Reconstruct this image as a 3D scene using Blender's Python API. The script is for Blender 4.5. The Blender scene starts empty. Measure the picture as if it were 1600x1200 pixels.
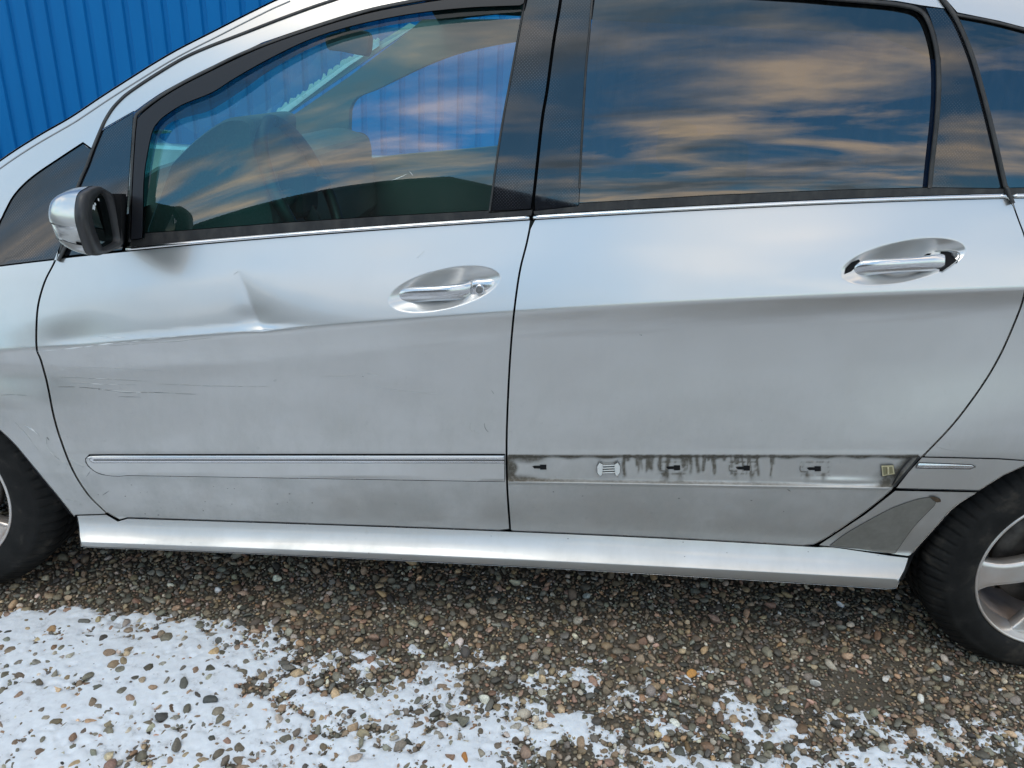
import bpy, math, random
import numpy as np
from mathutils import Matrix, Vector
from mathutils.geometry import delaunay_2d_cdt
random.seed(4); rng = np.random.default_rng(7)
scene = bpy.context.scene
COL = scene.collection

# ------------------------------------------------------------------ camera
F = 1165.0
CP = np.array([0.0961, -1.4961, 1.3336]); YAW, PITCH, ROLL = 0.0322, 0.392, 0.0527
cy, sy, cp, sp = math.cos(YAW), math.sin(YAW), math.cos(PITCH), math.sin(PITCH)
FW = np.array([-sy*cp, cy*cp, -sp]); _r = np.array([cy, sy, 0.0]); _u = np.cross(_r, FW)
RT = _r*math.cos(ROLL)+_u*math.sin(ROLL); UP = _u*math.cos(ROLL)-_r*math.sin(ROLL)
cam_d = bpy.data.cameras.new('camera'); cam = bpy.data.objects.new('camera', cam_d); COL.objects.link(cam)
cam_d.sensor_width = 36; cam_d.lens = F/1600*36; cam_d.clip_start = 0.05; cam_d.clip_end = 3000
cam.matrix_world = Matrix(((RT[0], UP[0], -FW[0], CP[0]), (RT[1], UP[1], -FW[1], CP[1]), (RT[2], UP[2], -FW[2], CP[2]), (0, 0, 0, 1)))
scene.camera = cam

# ------------------------------------------------------------------ world, sun, exposure
SUN_EL, SUN_AZ = math.radians(64), math.radians(215)     # azimuth clockwise from +Y: behind the camera, to the left
world = bpy.data.worlds.new('World'); scene.world = world; world.use_nodes = True
nt = world.node_tree; nt.nodes.clear()
def N(t, tree=None, **k):
    n = (tree or nt).nodes.new(t)
    for a, b in k.items():
        if a.startswith('i_'):
            n.inputs[a[2:].replace('_', ' ')].default_value = b
        else: setattr(n, a, b)
    return n
def ramp(tree, pts, interp='LINEAR'):
    r = tree.nodes.new('ShaderNodeValToRGB'); r.color_ramp.interpolation = interp
    e = r.color_ramp.elements
    while len(e) > 1: e.remove(e[0])
    e[0].position = pts[0][0]; e[0].color = pts[0][1]
    for p_, c_ in pts[1:]:
        q = e.new(p_); q.color = c_
    return r
def g(v, a=1): return (v, v, v, a)
L = nt.links.new
sky = N('ShaderNodeTexSky', sky_type='NISHITA', sun_disc=False, sun_elevation=SUN_EL, sun_rotation=SUN_AZ, air_density=1.0, dust_density=0.6, ozone_density=2.5)
tc = N('ShaderNodeTexCoord'); sep = N('ShaderNodeSeparateXYZ'); L(tc.outputs['Generated'], sep.inputs[0])
zadd = N('ShaderNodeMath', operation='ADD'); L(sep.outputs['Z'], zadd.inputs[0]); zadd.inputs[1].default_value = 0.24
zmx = N('ShaderNodeMath', operation='MAXIMUM'); L(zadd.outputs[0], zmx.inputs[0]); zmx.inputs[1].default_value = 0.03
dx = N('ShaderNodeMath', operation='DIVIDE'); L(sep.outputs['X'], dx.inputs[0]); L(zmx.outputs[0], dx.inputs[1])
dy = N('ShaderNodeMath', operation='DIVIDE'); L(sep.outputs['Y'], dy.inputs[0]); L(zmx.outputs[0], dy.inputs[1])
cmb = N('ShaderNodeCombineXYZ'); L(dx.outputs[0], cmb.inputs[0]); L(dy.outputs[0], cmb.inputs[1])
mp = N('ShaderNodeMapping'); L(cmb.outputs[0], mp.inputs[0]); mp.inputs['Scale'].default_value = (1.1, 1.5, 1); mp.inputs['Location'].default_value = (1.9, 3.3, 0); mp.inputs['Rotation'].default_value = (0, 0, 0.2)
n1 = N('ShaderNodeTexNoise', i_Scale=1.9, i_Detail=8.0, i_Roughness=0.58, i_Distortion=0.45); L(mp.outputs[0], n1.inputs['Vector'])
cover = ramp(nt, [(0.41, g(0)), (0.57, g(0.85)), (0.70, g(1))]); L(n1.outputs['Fac'], cover.inputs[0])
mp2 = N('ShaderNodeMapping'); L(cmb.outputs[0], mp2.inputs[0]); mp2.inputs['Location'].default_value = (3.18, 1.95, 0.2); mp2.inputs['Scale'].default_value = (1.2, 2.2, 1)
n2 = N('ShaderNodeTexNoise', i_Scale=2.4, i_Detail=5.0, i_Roughness=0.5, i_Distortion=0.2); L(mp2.outputs[0], n2.inputs['Vector'])
ccol = ramp(nt, [(0.36, (0.30, 0.35, 0.38, 1)), (0.50, (0.72, 0.70, 0.67, 1)), (0.64, (1.50, 1.17, 0.82, 1))]); L(n2.outputs['Fac'], ccol.inputs[0])
skm = N('ShaderNodeMix', data_type='RGBA', blend_type='MULTIPLY'); skm.inputs[0].default_value = 1.0
L(sky.outputs[0], skm.inputs[6]); skm.inputs[7].default_value = (0.55, 1.04, 1.10, 1)
bg1 = N('ShaderNodeBackground', i_Strength=0.15); L(skm.outputs[2], bg1.inputs[0])
bg2 = N('ShaderNodeBackground', i_Strength=1.4); L(ccol.outputs[0], bg2.inputs[0])
mx = N('ShaderNodeMixShader'); L(cover.outputs[0], mx.inputs[0]); L(bg1.outputs[0], mx.inputs[1]); L(bg2.outputs[0], mx.inputs[2])
wo = N('ShaderNodeOutputWorld'); L(mx.outputs[0], wo.inputs[0])
sun_d = bpy.data.lights.new('sun', 'SUN'); sun_d.energy = 0.5; sun_d.angle = math.radians(28); sun_d.color = (1.0, 0.93, 0.84)
sun = bpy.data.objects.new('sun', sun_d); COL.objects.link(sun)
sdir = Vector((math.sin(SUN_AZ)*math.cos(SUN_EL), math.cos(SUN_AZ)*math.cos(SUN_EL), math.sin(SUN_EL)))
sun.rotation_euler = sdir.to_track_quat('Z', 'Y').to_euler(); sun.location = (0, -5, 8)
vs = scene.view_settings; vs.view_transform = 'Standard'; vs.look = 'None'; vs.gamma = 1; vs.use_curve_mapping = False; vs.exposure = 0.55
scene.cycles.max_bounces = 8; scene.cycles.transparent_max_bounces = 12

# ------------------------------------------------------------------ projection helpers
def ray(u, v):
    u = np.asarray(u, float); v = np.asarray(v, float)
    return FW + RT*((u-800)/F)[..., None] - UP*((v-600)/F)[..., None]
def atY(u, v, Y):
    d = ray(u, v); t = (np.asarray(Y, float)-CP[1])/d[..., 1]
    return CP + d*t[..., None]
def atX(u, v, X):
    d = ray(u, v); t = (X-CP[0])/d[..., 0]
    return CP + d*t[..., None]
def atZ(u, v, Z):
    d = ray(u, v); t = (Z-CP[2])/d[..., 2]
    return CP + d*t[..., None]
def proj(P):
    X = np.asarray(P, float)-CP; z = X@FW
    return 800+F*(X@RT)/z, 600-F*(X@UP)/z

# ------------------------------------------------------------------ body side: feature lines traced as long curves, depth by integrating slope
def fit(pts, deg):
    p = np.array(pts, float); c = np.polyfit((p[:, 0]-800)/800, p[:, 1], deg)
    return lambda u: np.polyval(c, (np.clip(u, -380, 1980)-800)/800)
c_belt = fit([(-100, 424), (90, 401), (200, 387), (420, 368), (637, 353), (830, 341), (1064, 325), (1259, 315), (1571, 308), (1750, 303)], 4)
c_crease = fit([(-200, 556), (0, 553), (60, 548), (120, 541), (225, 531), (369, 519), (480, 513), (560, 508), (860, 488), (1260, 463), (1600, 449), (1800, 443)], 4)
c_mt = lambda u: 711+0*np.asarray(u, float)
c_mb = fit([(180, 743), (790, 752), (1000, 757), (1395, 763)], 1)
c_db = fit([(-200, 795), (120, 803), (185, 812), (500, 819), (800, 828), (1275, 851), (1420, 867), (1700, 885)], 3)
c_fold = fit([(125, 847), (500, 861), (1000, 883), (1405, 905)], 2)
c_sb = fit([(125, 855), (500, 869), (1000, 897), (1400, 921)], 2)
def zc(u, v): return atY(u, v, 0.0)[..., 2]
def lerp(a, b, t): return a+(b-a)*t
# (curve, slope arriving from above, slope leaving below)  slope = dY/dz
KN = [
    (lambda u: c_belt(u)-560, .95, .95),
    (lambda u: c_belt(u)-300, .47, .47),
    (lambda u: c_belt(u)-60, .215, .215),
    (lambda u: c_belt(u), .15, .36),
    (lambda u: lerp(c_belt(u), c_crease(u), .35), .37, .37),
    (lambda u: c_crease(u)-5, .30, .30),
    (lambda u: c_crease(u)+5, -.40, -.40),
    (lambda u: c_crease(u)+22, -.25, -.25),
    (lambda u: c_crease(u)+48, -.03, -.03),
    (lambda u: c_crease(u)+120, .05, .05),
    (lambda u: c_mt(u)-6, .04, .12),
    (lambda u: c_mt(u), .05, -.02),
    (lambda u: c_mb(u), -.06, -.27),
    (lambda u: c_db(u), -.44, .28),
    (lambda u: c_fold(u), .72, -.25),
    (lambda u: c_sb(u), -.9, -.9),
    (lambda u: c_sb(u)+60, -1.2, -1.2)]
CREASE_K = 5
def sstep(a, b, x):
    t = np.clip((x-a)/(b-a), 0, 1); return t*t*(3-2*t)
def ell(u, v, c):
    cx, cyy, a, b, ang = c; du = u-cx; dv = v-cyy; ca, sa = math.cos(ang), math.sin(ang)
    return ((du*ca+dv*sa)/a)**2+((-du*sa+dv*ca)/b)**2
CUP1 = (694, 452, 90, 31, math.radians(-13)); CUP2 = (1411, 409, 101, 32, math.radians(-11.5))
def D(u, v, dents=True):
    u = np.asarray(u, float); v = np.asarray(v, float); u, v = np.broadcast_arrays(u, v)
    vk = [k[0](u) for k in KN]; zk = [zc(u, x) for x in vk]
    n = len(KN); Yk = [None]*n; Yk[CREASE_K] = np.zeros_like(u)
    for i in range(CREASE_K-1, -1, -1):
        Yk[i] = Yk[i+1]+(zk[i]-zk[i+1])*(KN[i][2]+KN[i+1][1])/2
    for i in range(CREASE_K+1, n):
        Yk[i] = Yk[i-1]-(zk[i-1]-zk[i])*(KN[i-1][2]+KN[i][1])/2
    z = zc(u, v); Y = np.zeros_like(u)
    for i in range(n-1):
        m = (v >= vk[i]) if i else np.ones_like(v, bool)
        Ln = zk[i]-zk[i+1]; t = np.clip((zk[i]-z)/Ln, -1 if i == 0 else 0, 1)
        a, b = KN[i][2], KN[i+1][1]
        Y = np.where(m, Yk[i]-Ln*(a*t+(b-a)*t*t/2), Y)
    # plan curvature
    X = atY(u, v, 0.0)[..., 0]
    Y = Y + 0.030*np.clip(-(X+0.35), 0, None)**2 + 0.028*np.clip(X-0.55, 0, None)**2
    up = np.clip((c_belt(u)-v)/340, 0, 1.4)
    Y = Y + up*(0.16*np.clip(-(X+0.15), 0, None)**2+0.06*np.clip(X-0.6, 0, None)**2)
    # wheel arch swell
    dr = np.sqrt((u-1700)**2+(v-900)**2); Y = Y-0.011*np.exp(-((dr-330)/120)**2)*sstep(560, 700, v)
    dr = np.sqrt((u+130)**2+(v-800)**2); Y = Y-0.028*np.exp(-((dr-240)/85)**2)*sstep(545, 640, v)*(u < 600)
    if dents:
        fr = (u < 800)
        # sharp upright dent, kinked along a slanting line
        rl = 373+(v-425)*0.42; d = u-rl
        w = sstep(418, 452, v)*(1-sstep(500, 528, v)); w2 = sstep(420, 500, v)*(1-sstep(506, 530, v))
        tt = np.clip((v-421)/92, 0, 1)
        Y = Y+fr*0.0062*tt*(1-sstep(504, 526, v))*np.exp(-(np.sqrt(d*d+4)-2)/(np.where(d > 0, 10, 6)+np.where(d > 0, 46, 26)*tt))
        Y = Y+fr*0.0012*w2*np.exp(-((u-395)/26)**2-((v-497)/16)**2)
        # long shallow pushed-in wedge ahead of it
        ln = 492-(u-105)*0.265
        s_ = np.clip((v-ln)/28, -4, 6); win = sstep(60, 150, u)*(1-sstep(330, 420, u))
        Y = Y+fr*win*0.0024*(1/(1+np.exp(-s_*1.6)))*(1-sstep(-18, 6, v-c_crease(u)))
        Y = Y+fr*0.004*np.exp(-((u-110)/55)**2-((v-(532))/26)**2)
        Y = Y+fr*0.0025*np.exp(-((u-300)/170)**2-((v-560)/22)**2)
        Y = Y+0.0012*np.exp(-((u-590)/60)**2-((v-590)/26)**2)
        Y = Y+0.0022*np.exp(-((u-470)/150)**2-((v-640)/50)**2)
    Y = Y+0.0009*np.sin(u/97.0+1.3)*np.sin(v/61.0+u/333.0)*sstep(15, 70, v-c_belt(u))*(1-sstep(-30, 0, v-c_db(u)))
    for c, dep in ((CUP1, .024), (CUP2, .026)):
        r2 = ell(u, v, c); s1 = np.clip(1-r2, 0, None); Y = Y+dep*s1*s1/(s1+.035)
    return Y
def P3(u, v, off=0.0):
    return atY(u, v, D(u, v)+off)
def nrm(u, v):
    u = np.asarray(u, float); v = np.asarray(v, float); e = 0.7
    a = P3(u+e, v)-P3(u-e, v); b = P3(u, v+e)-P3(u, v-e); n = np.cross(b, a)
    n /= np.linalg.norm(n, axis=-1)[..., None]; n[n[..., 1] > 0] *= -1
    return n

# ------------------------------------------------------------------ object helpers
def emp(name, loc, label, cat, group=None):
    o = bpy.data.objects.new(name, None); COL.objects.link(o); o.location = loc
    o['label'] = label; o['category'] = cat
    if group: o['group'] = group
    return o
def link(name, me, mat, parent=None, label=None):
    if mat is not None: me.materials.append(mat)
    o = bpy.data.objects.new(name, me); COL.objects.link(o)
    if parent is not None:
        o.parent = parent; o.matrix_parent_inverse = Matrix.Translation(-WL(parent))
    if label: o['label'] = label
    return o
def WL(o):
    v = Vector(o.location) if o.parent is None else Vector((0, 0, 0))
    if o.parent is not None and o.type == 'EMPTY': v = Vector(o.location)+WL(o.parent)
    return v
def mesh(name, V, Fc, mat=None, parent=None, smooth=True, normals=None, label=None):
    me = bpy.data.meshes.new(name); me.from_pydata([tuple(x) for x in V], [], [tuple(int(i) for i in f) for f in Fc]); me.update()
    if smooth: me.polygons.foreach_set('use_smooth', [True]*len(me.polygons))
    if normals is not None: me.normals_split_custom_set_from_vertices([tuple(x) for x in normals])
    return link(name, me, mat, parent, label)
def cr(pts, n=6):
    """Catmull-Rom through points"""
    p = np.array(pts, float); p = np.vstack([2*p[0]-p[1], p, 2*p[-1]-p[-2]]); out = []
    for i in range(1, len(p)-2):
        for k in range(n):
            t = k/n
            out.append(0.5*((2*p[i])+(-p[i-1]+p[i+1])*t+(2*p[i-1]-5*p[i]+4*p[i+1]-p[i+2])*t*t+(-p[i-1]+3*p[i]-3*p[i+1]+p[i+2])*t**3))
    out.append(p[-2]); return np.array(out)
def resample(pts, step, closed=False):
    p = np.array(pts, float)
    if closed: p = np.vstack([p, p[:1]])
    d = np.r_[0, np.cumsum(np.linalg.norm(np.diff(p, axis=0), axis=1))]
    keep = np.r_[True, np.diff(d) > 1e-6]; p, d = p[keep], d[keep]
    n = max(2, int(round(d[-1]/step))); s = np.linspace(0, d[-1], n+1)
    q = np.c_[np.interp(s, d, p[:, 0]), np.interp(s, d, p[:, 1])]
    return q[:-1] if closed else q
def dens(pts, step):
    """insert points on long straight edges, keep all corners; closed"""
    p = np.array(pts, float); out = []
    for i in range(len(p)):
        a, b = p[i], p[(i+1) % len(p)]; l = np.linalg.norm(b-a)
        if l < 0.6: continue
        n = max(1, int(math.ceil(l/step)))
        for k in range(n): out.append(a+(b-a)*k/n)
    return np.array(out)
def offp(path, d):
    p = np.array(path, float); t = np.gradient(p, axis=0); t /= np.linalg.norm(t, axis=1)[:, None]+1e-9
    return p+np.c_[-t[:, 1], t[:, 0]]*d
def inpoly(pts, poly):
    x, y = pts[:, 0], pts[:, 1]; r = np.zeros(len(pts), bool); j = len(poly)-1
    for i in range(len(poly)):
        xi, yi = poly[i]; xj, yj = poly[j]
        c = ((yi > y) != (yj > y)) & (x < (xj-xi)*(y-yi)/(yj-yi+1e-12)+xi); r ^= c; j = i
    return r
def area(p): return 0.5*np.sum(p[:, 0]*np.roll(p[:, 1], -1)-np.roll(p[:, 0], -1)*p[:, 1])
def panel(name, outline, mat, parent, off=0.0, step=6, rows=None, extra=None, flange=.014, lip=1.0, lipd=.0015, label=None, col=None, edge_step=None, nf=None):
    poly = dens(outline, edge_step or step)
    if area(poly) < 0: poly = poly[::-1]
    lo, hi = poly.min(0), poly.max(0)
    gu = np.arange(lo[0]+step/2, hi[0], step); gv = np.arange(lo[1]+step/2, hi[1], step)
    U, V_ = np.meshgrid(gu, gv); U = U+np.where((np.arange(len(gv)) % 2)[:, None] == 1, step/2, 0)
    pts = np.c_[U.ravel(), V_.ravel()]
    if rows:
        drop = np.zeros(len(pts), bool); ext = []
        for c, offs in rows:
            gq = np.arange(lo[0]+1, hi[0], 2.0) if len(offs) > 13 else gu
            cv = c(pts[:, 0]); drop |= (pts[:, 1] > cv+min(offs)-step*.4) & (pts[:, 1] < cv+max(offs)+step*.4)
            for o_ in offs: ext.append(np.c_[gq, c(gq)+o_])
        pts = np.vstack([pts[~drop]]+ext)
    if extra is not None:
        for c in extra:
            pts = pts[ell(pts[:, 0], pts[:, 1], c) > 1.22]
            e = []
            for r in (0.02, .15, .3, .42, .54, .65, .75, .83, .89, .93, .96, .98, .993, 1.005, 1.03, 1.08):
                m = max(6, int(90*r**.5)) if r < .85 else 150; a = np.linspace(0, 2*np.pi, m, endpoint=False)
                x = c[2]*r*np.cos(a); y = c[3]*r*np.sin(a); ca, sa = math.cos(c[4]), math.sin(c[4])
                e.append(np.c_[c[0]+x*ca-y*sa, c[1]+x*sa+y*ca])
            pts = np.vstack([pts]+e)
    pts = pts[inpoly(pts, poly)]
    # keep away from boundary
    keep = np.ones(len(pts), bool)
    for i in range(0, len(poly)):
        keep &= ((pts-poly[i])**2).sum(1) > (step*.35)**2
    pts = pts[keep]
    allp = np.vstack([poly, pts]); m = len(poly)
    r = delaunay_2d_cdt([Vector((float(a), float(b))) for a, b in allp], [], [list(range(m))], 1, 1e-4)
    q = np.array([tuple(x) for x in r[0]]); fs = [f for f in r[2]]
    if nf is not None: Yo = off+nf(q[:, 0], q[:, 1])
    else: Yo = off
    W = P3(q[:, 0], q[:, 1], Yo); Nn = nrm(q[:, 0], q[:, 1])
    if nf is not None:
        e = .7; PP = lambda a, b: P3(a, b, off+nf(a, b))
        a_ = PP(q[:, 0]+e, q[:, 1])-PP(q[:, 0]-e, q[:, 1]); b_ = PP(q[:, 0], q[:, 1]+e)-PP(q[:, 0], q[:, 1]-e)
        Nn = np.cross(b_, a_); Nn /= np.linalg.norm(Nn, axis=1)[:, None]; Nn[Nn[:, 1] > 0] *= -1
    # orientation
    Fs = []
    for f in fs:
        a, b, c = W[f[0]], W[f[1]], W[f[2]]
        Fs.append(f if np.cross(b-a, c-a)[1] < 0 else f[::-1])
    Vv, NN = list(W), list(Nn)
    if flange:
        t = np.roll(poly, -1, 0)-np.roll(poly, 1, 0); t /= np.linalg.norm(t, axis=1)[:, None]+1e-9; out = np.c_[t[:, 1], -t[:, 0]]
        yo = lambda qq: off+(nf(qq[:, 0], qq[:, 1]) if nf is not None else 0)
        n0 = nrm(poly[:, 0], poly[:, 1]); A = P3(poly[:, 0], poly[:, 1], yo(poly))
        p1 = poly+out*lip; B = P3(p1[:, 0], p1[:, 1], yo(poly)+lipd); C = P3(p1[:, 0], p1[:, 1], yo(poly)+lipd+.003); p2 = poly-out*min(3.0, lip*2.5); E_ = P3(p2[:, 0], p2[:, 1], yo(poly)+flange)
        lat = P3(poly[:, 0]+out[:, 0]*2, poly[:, 1]+out[:, 1]*2)-P3(poly[:, 0], poly[:, 1]); lat[:, 1] = 0; lat /= np.linalg.norm(lat, axis=1)[:, None]+1e-9
        nm = n0+lat; nm /= np.linalg.norm(nm, axis=1)[:, None]
        b0 = len(Vv)
        for arr, na in ((A, n0), (B, nm), (C, lat), (E_, lat)): Vv += list(arr); NN += list(na)
        k = len(poly)
        for ring in range(3):
            for i in range(k):
                j = (i+1) % k; a, b, c, d = b0+ring*k+i, b0+ring*k+j, b0+(ring+1)*k+j, b0+(ring+1)*k+i
                Fs.append((a, d, c, b))
    o = mesh(name, Vv, Fs, mat, parent, True, NN, label)
    if col is not None:
        ca = o.data.color_attributes.new('mark', 'FLOAT_COLOR', 'POINT')
        uv = np.array(proj(np.array(Vv))).T
        cc = col(uv[:, 0], uv[:, 1]); ca.data.foreach_set('color', np.ascontiguousarray(cc, dtype=np.float32).ravel())
    return o
def ribbon(name, path, hw, mat, parent, off=0.0, bulge=.003, step=8, nseg=8, label=None, back=.004):
    """rounded strip along a traced line: hw px half width (scalar or list), raised by bulge metres"""
    p = resample(cr(path), step); t = np.gradient(p, axis=0); t /= np.linalg.norm(t, axis=1)[:, None]; nn = np.c_[-t[:, 1], t[:, 0]]
    h = np.interp(np.linspace(0, 1, len(p)), np.linspace(0, 1, len(np.atleast_1d(hw))), np.atleast_1d(hw))
    Vv = []
    for a in np.linspace(0, np.pi, nseg+1):
        q = p+nn*(math.cos(a)*h)[:, None]; Vv.append(P3(q[:, 0], q[:, 1], off-bulge*math.sin(a)+back*(1-math.sin(a))**3))
    Vv = np.array(Vv).transpose(1, 0, 2); m = nseg+1; Fs = []
    for i in range(len(p)-1):
        for k in range(nseg):
            f = [i*m+k, i*m+k+1, (i+1)*m+k+1, (i+1)*m+k]; a, b, c = Vv.reshape(-1, 3)[f[0]], Vv.reshape(-1, 3)[f[1]], Vv.reshape(-1, 3)[f[2]]
            Fs.append(f if np.cross(b-a, c-a)[1] < 0 else f[::-1])
    Fs.append(list(range(m))); Fs.append([(len(p)-1)*m+k for k in range(m)])
    return mesh(name, Vv.reshape(-1, 3), Fs, mat, parent, True, None, label)
def loft(name, rings, mat, parent, caps=True, smooth=True, closed=True, label=None):
    m = len(rings[0]); Vv = np.vstack(rings); Fs = []
    for i in range(len(rings)-1):
        for k in range(m if closed else m-1):
            j = (k+1) % m; Fs.append((i*m+k, i*m+j, (i+1)*m+j, (i+1)*m+k))
    if caps: Fs.append(tuple(range(m))[::-1]); Fs.append(tuple((len(rings)-1)*m+k for k in range(m)))
    o = mesh(name, Vv, Fs, mat, parent, smooth, None, label); fixn(o); return o
import bmesh
def fixn(o):
    bm = bmesh.new(); bm.from_mesh(o.data); bmesh.ops.recalc_face_normals(bm, faces=bm.faces); bm.to_mesh(o.data); bm.free()
def box(name, lo, hi, mat, parent, bev=.01, seg=2, label=None):
    bm = bmesh.new(); bmesh.ops.create_cube(bm, size=1)
    for v in bm.verts: v.co = Vector([lo[i]+(v.co[i]+.5)*(hi[i]-lo[i]) for i in range(3)])
    if bev: bmesh.ops.bevel(bm, geom=list(bm.edges), offset=bev, segments=seg, affect='EDGES', profile=.5)
    me = bpy.data.meshes.new(name); bm.to_mesh(me); bm.free()
    me.polygons.foreach_set('use_smooth', [False]*len(me.polygons))
    return link(name, me, mat, parent, label)
def tube3(name, pts, r, mat, parent, n=12, label=None):
    p = np.array(pts, float); t = np.gradient(p, axis=0); t /= np.linalg.norm(t, axis=1)[:, None]; rings = []
    rr = np.broadcast_to(r, (len(p),)); ref = np.array([0, 0, 1.]) if abs(t[0][2]) < .9 else np.array([1., 0, 0])
    for i in range(len(p)):
        a = np.cross(t[i], ref); a /= np.linalg.norm(a); b = np.cross(t[i], a)
        ang = np.linspace(0, 2*np.pi, n, endpoint=False); rings.append(p[i]+rr[i]*(np.cos(ang)[:, None]*a+np.sin(ang)[:, None]*b))
    return loft(name, rings, mat, parent, label=label)

# ------------------------------------------------------------------ materials
def M(name, base, rough=.5, metal=0., coat=0., coat_r=.05, spec=.5, **k):
    m = bpy.data.materials.new(name); m.use_nodes = True; b = m.node_tree.nodes['Principled BSDF']
    b.inputs['Base Color'].default_value = (*base, 1); b.inputs['Roughness'].default_value = rough; b.inputs['Metallic'].default_value = metal
    b.inputs['Coat Weight'].default_value = coat; b.inputs['Coat Roughness'].default_value = coat_r; b.inputs['Specular IOR Level'].default_value = spec
    return m, m.node_tree, b
def lk(t, a, b): t.links.new(a, b)
def noise(t, scale, detail=4, rough=.5, vec=None, stretch=None, coord='Object', dist=0):
    c = t.nodes.new('ShaderNodeTexCoord'); n = t.nodes.new('ShaderNodeTexNoise'); n.inputs['Scale'].default_value = scale; n.inputs['Detail'].default_value = detail; n.inputs['Roughness'].default_value = rough; n.inputs['Distortion'].default_value = dist
    if stretch:
        mpn = t.nodes.new('ShaderNodeMapping'); mpn.inputs['Scale'].default_value = stretch; lk(t, c.outputs[coord], mpn.inputs[0]); lk(t, mpn.outputs[0], n.inputs['Vector'])
    else: lk(t, c.outputs[coord], n.inputs['Vector'])
    return n
def mixc(t, fac, a, b):
    m = t.nodes.new('ShaderNodeMix'); m.data_type = 'RGBA'
    for s, x in ((0, fac), (6, a), (7, b)):
        if hasattr(x, 'is_linked'): lk(t, x, m.inputs[s])
        else: m.inputs[s].default_value = x
    return m.outputs[2]
def bump(t, b, h, strength=.3, dist=.002):
    n = t.nodes.new('ShaderNodeBump'); n.inputs['Strength'].default_value = strength; n.inputs['Distance'].default_value = dist; lk(t, h, n.inputs['Height']); lk(t, n.outputs[0], b.inputs['Normal']); return n
def maths(t, op, a, b=None, clamp=False):
    n = t.nodes.new('ShaderNodeMath'); n.operation = op; n.use_clamp = clamp
    for i, x in enumerate((a, b)):
        if x is None: continue
        if hasattr(x, 'is_linked'): lk(t, x, n.inputs[i])
        else: n.inputs[i].default_value = x
    return n.outputs[0]
def make_paint(name, dirty=1.0, marks=False, rb=.27, base=(.622, .617, .605)):
    m, t, b = M(name, base, .30, .82, 1.0, .07)
    geo = t.nodes.new('ShaderNodeNewGeometry'); s = t.nodes.new('ShaderNodeSeparateXYZ'); lk(t, geo.outputs['Position'], s.inputs[0])
    low = ramp(t, [(0.0, g(1)), (.45, g(.55)), (.75, g(.12)), (1, g(0.03))])
    mr = t.nodes.new('ShaderNodeMapRange'); lk(t, s.outputs['Z'], mr.inputs[0]); mr.inputs[1].default_value = .2; mr.inputs[2].default_value = 1.05; lk(t, mr.outputs[0], low.inputs[0])
    n1 = noise(t, 3.2, 8, .62, stretch=(1, 1, 1.8)); n2 = noise(t, 60, 3, .6); n3 = noise(t, 9, 6, .7, stretch=(1.2, 1, .6))
    r1 = ramp(t, [(.35, g(0.1)), (.7, g(1))]); lk(t, n1.outputs[0], r1.inputs[0])
    r3 = ramp(t, [(.45, g(0)), (.75, g(1))]); lk(t, n3.outputs[0], r3.inputs[0])
    f = maths(t, 'MULTIPLY', low.outputs[0], maths(t, 'ADD', maths(t, 'MULTIPLY', r1.outputs[0], .48*dirty), maths(t, 'MULTIPLY', r3.outputs[0], .42*dirty)), True)
    grit = ramp(t, [(.66, g(0)), (.72, g(1))]); lk(t, n2.outputs[0], grit.inputs[0])
    f = maths(t, 'ADD', f, maths(t, 'MULTIPLY', maths(t, 'MULTIPLY', grit.outputs[0], low.outputs[0]), .18*dirty), True)
    f = maths(t, 'ADD', f, .04, True)
    dirtc = mixc(t, n3.outputs[0], (.17, .165, .15, 1), (.26, .26, .245, 1))
    colr = mixc(t, f, (*base, 1), dirtc)
    met = maths(t, 'MULTIPLY', maths(t, 'SUBTRACT', 1.0, f, True), .82)
    ct = maths(t, 'SUBTRACT', 1.0, maths(t, 'MULTIPLY', f, 1.5), True)
    rg = maths(t, 'ADD', rb, maths(t, 'MULTIPLY', f, .35))
    if marks:
        at = t.nodes.new('ShaderNodeAttribute'); at.attribute_name = 'mark'; sc = t.nodes.new('ShaderNodeSeparateColor'); lk(t, at.outputs['Color'], sc.inputs[0])
        nb = noise(t, 120, 4, .7); nb2 = noise(t, 25, 4, .7, stretch=(1, 1, .3))
        md = maths(t, 'MULTIPLY', sc.outputs[0], maths(t, 'ADD', .45, nb.outputs[0]), True)
        brown = mixc(t, nb2.outputs[0], (.045, .038, .028, 1), (.13, .115, .09, 1))
        colr = mixc(t, md, colr, brown); met = maths(t, 'MULTIPLY', met, maths(t, 'SUBTRACT', 1.0, md, True)); ct = maths(t, 'MULTIPLY', ct, maths(t, 'SUBTRACT', 1.0, md, True))
        rg = maths(t, 'ADD', rg, maths(t, 'MULTIPLY', md, .4), True)
    lk(t, colr, b.inputs['Base Color']); lk(t, met, b.inputs['Metallic']); lk(t, ct, b.inputs['Coat Weight']); lk(t, rg, b.inputs['Roughness'])
    nb = noise(t, 900, 2, .5); bump(t, b, nb.outputs[0], .04, .0004)
    # orange peel only under the coat
    return m
paint = make_paint('silver_paint'); paint_mark = make_paint('silver_paint_soiled', 1.0, True); paint_clean = make_paint('silver_paint_clean', .5); paint_sill = make_paint('silver_paint_sill', .45, rb=.40)
chrome, _, _ = M('chrome', (.82, .82, .82), .06, 1.0)
satin, _, _ = M('satin_silver', (.62, .62, .63), .2, .9, 1, .04)
rubber, t_, b_ = M('black_rubber', (.016, .016, .017), .55); n_ = noise(t_, 40, 4, .6, stretch=(1, 1, .4)); r_ = ramp(t_, [(.4, (.012, .012, .013, 1)), (.75, (.045, .043, .04, 1))]); lk(t_, n_.outputs[0], r_.inputs[0]); lk(t_, r_.outputs[0], b_.inputs['Base Color'])
gap, _, _ = M('underbody_black', (.008, .008, .009), .8, spec=.2)
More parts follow.
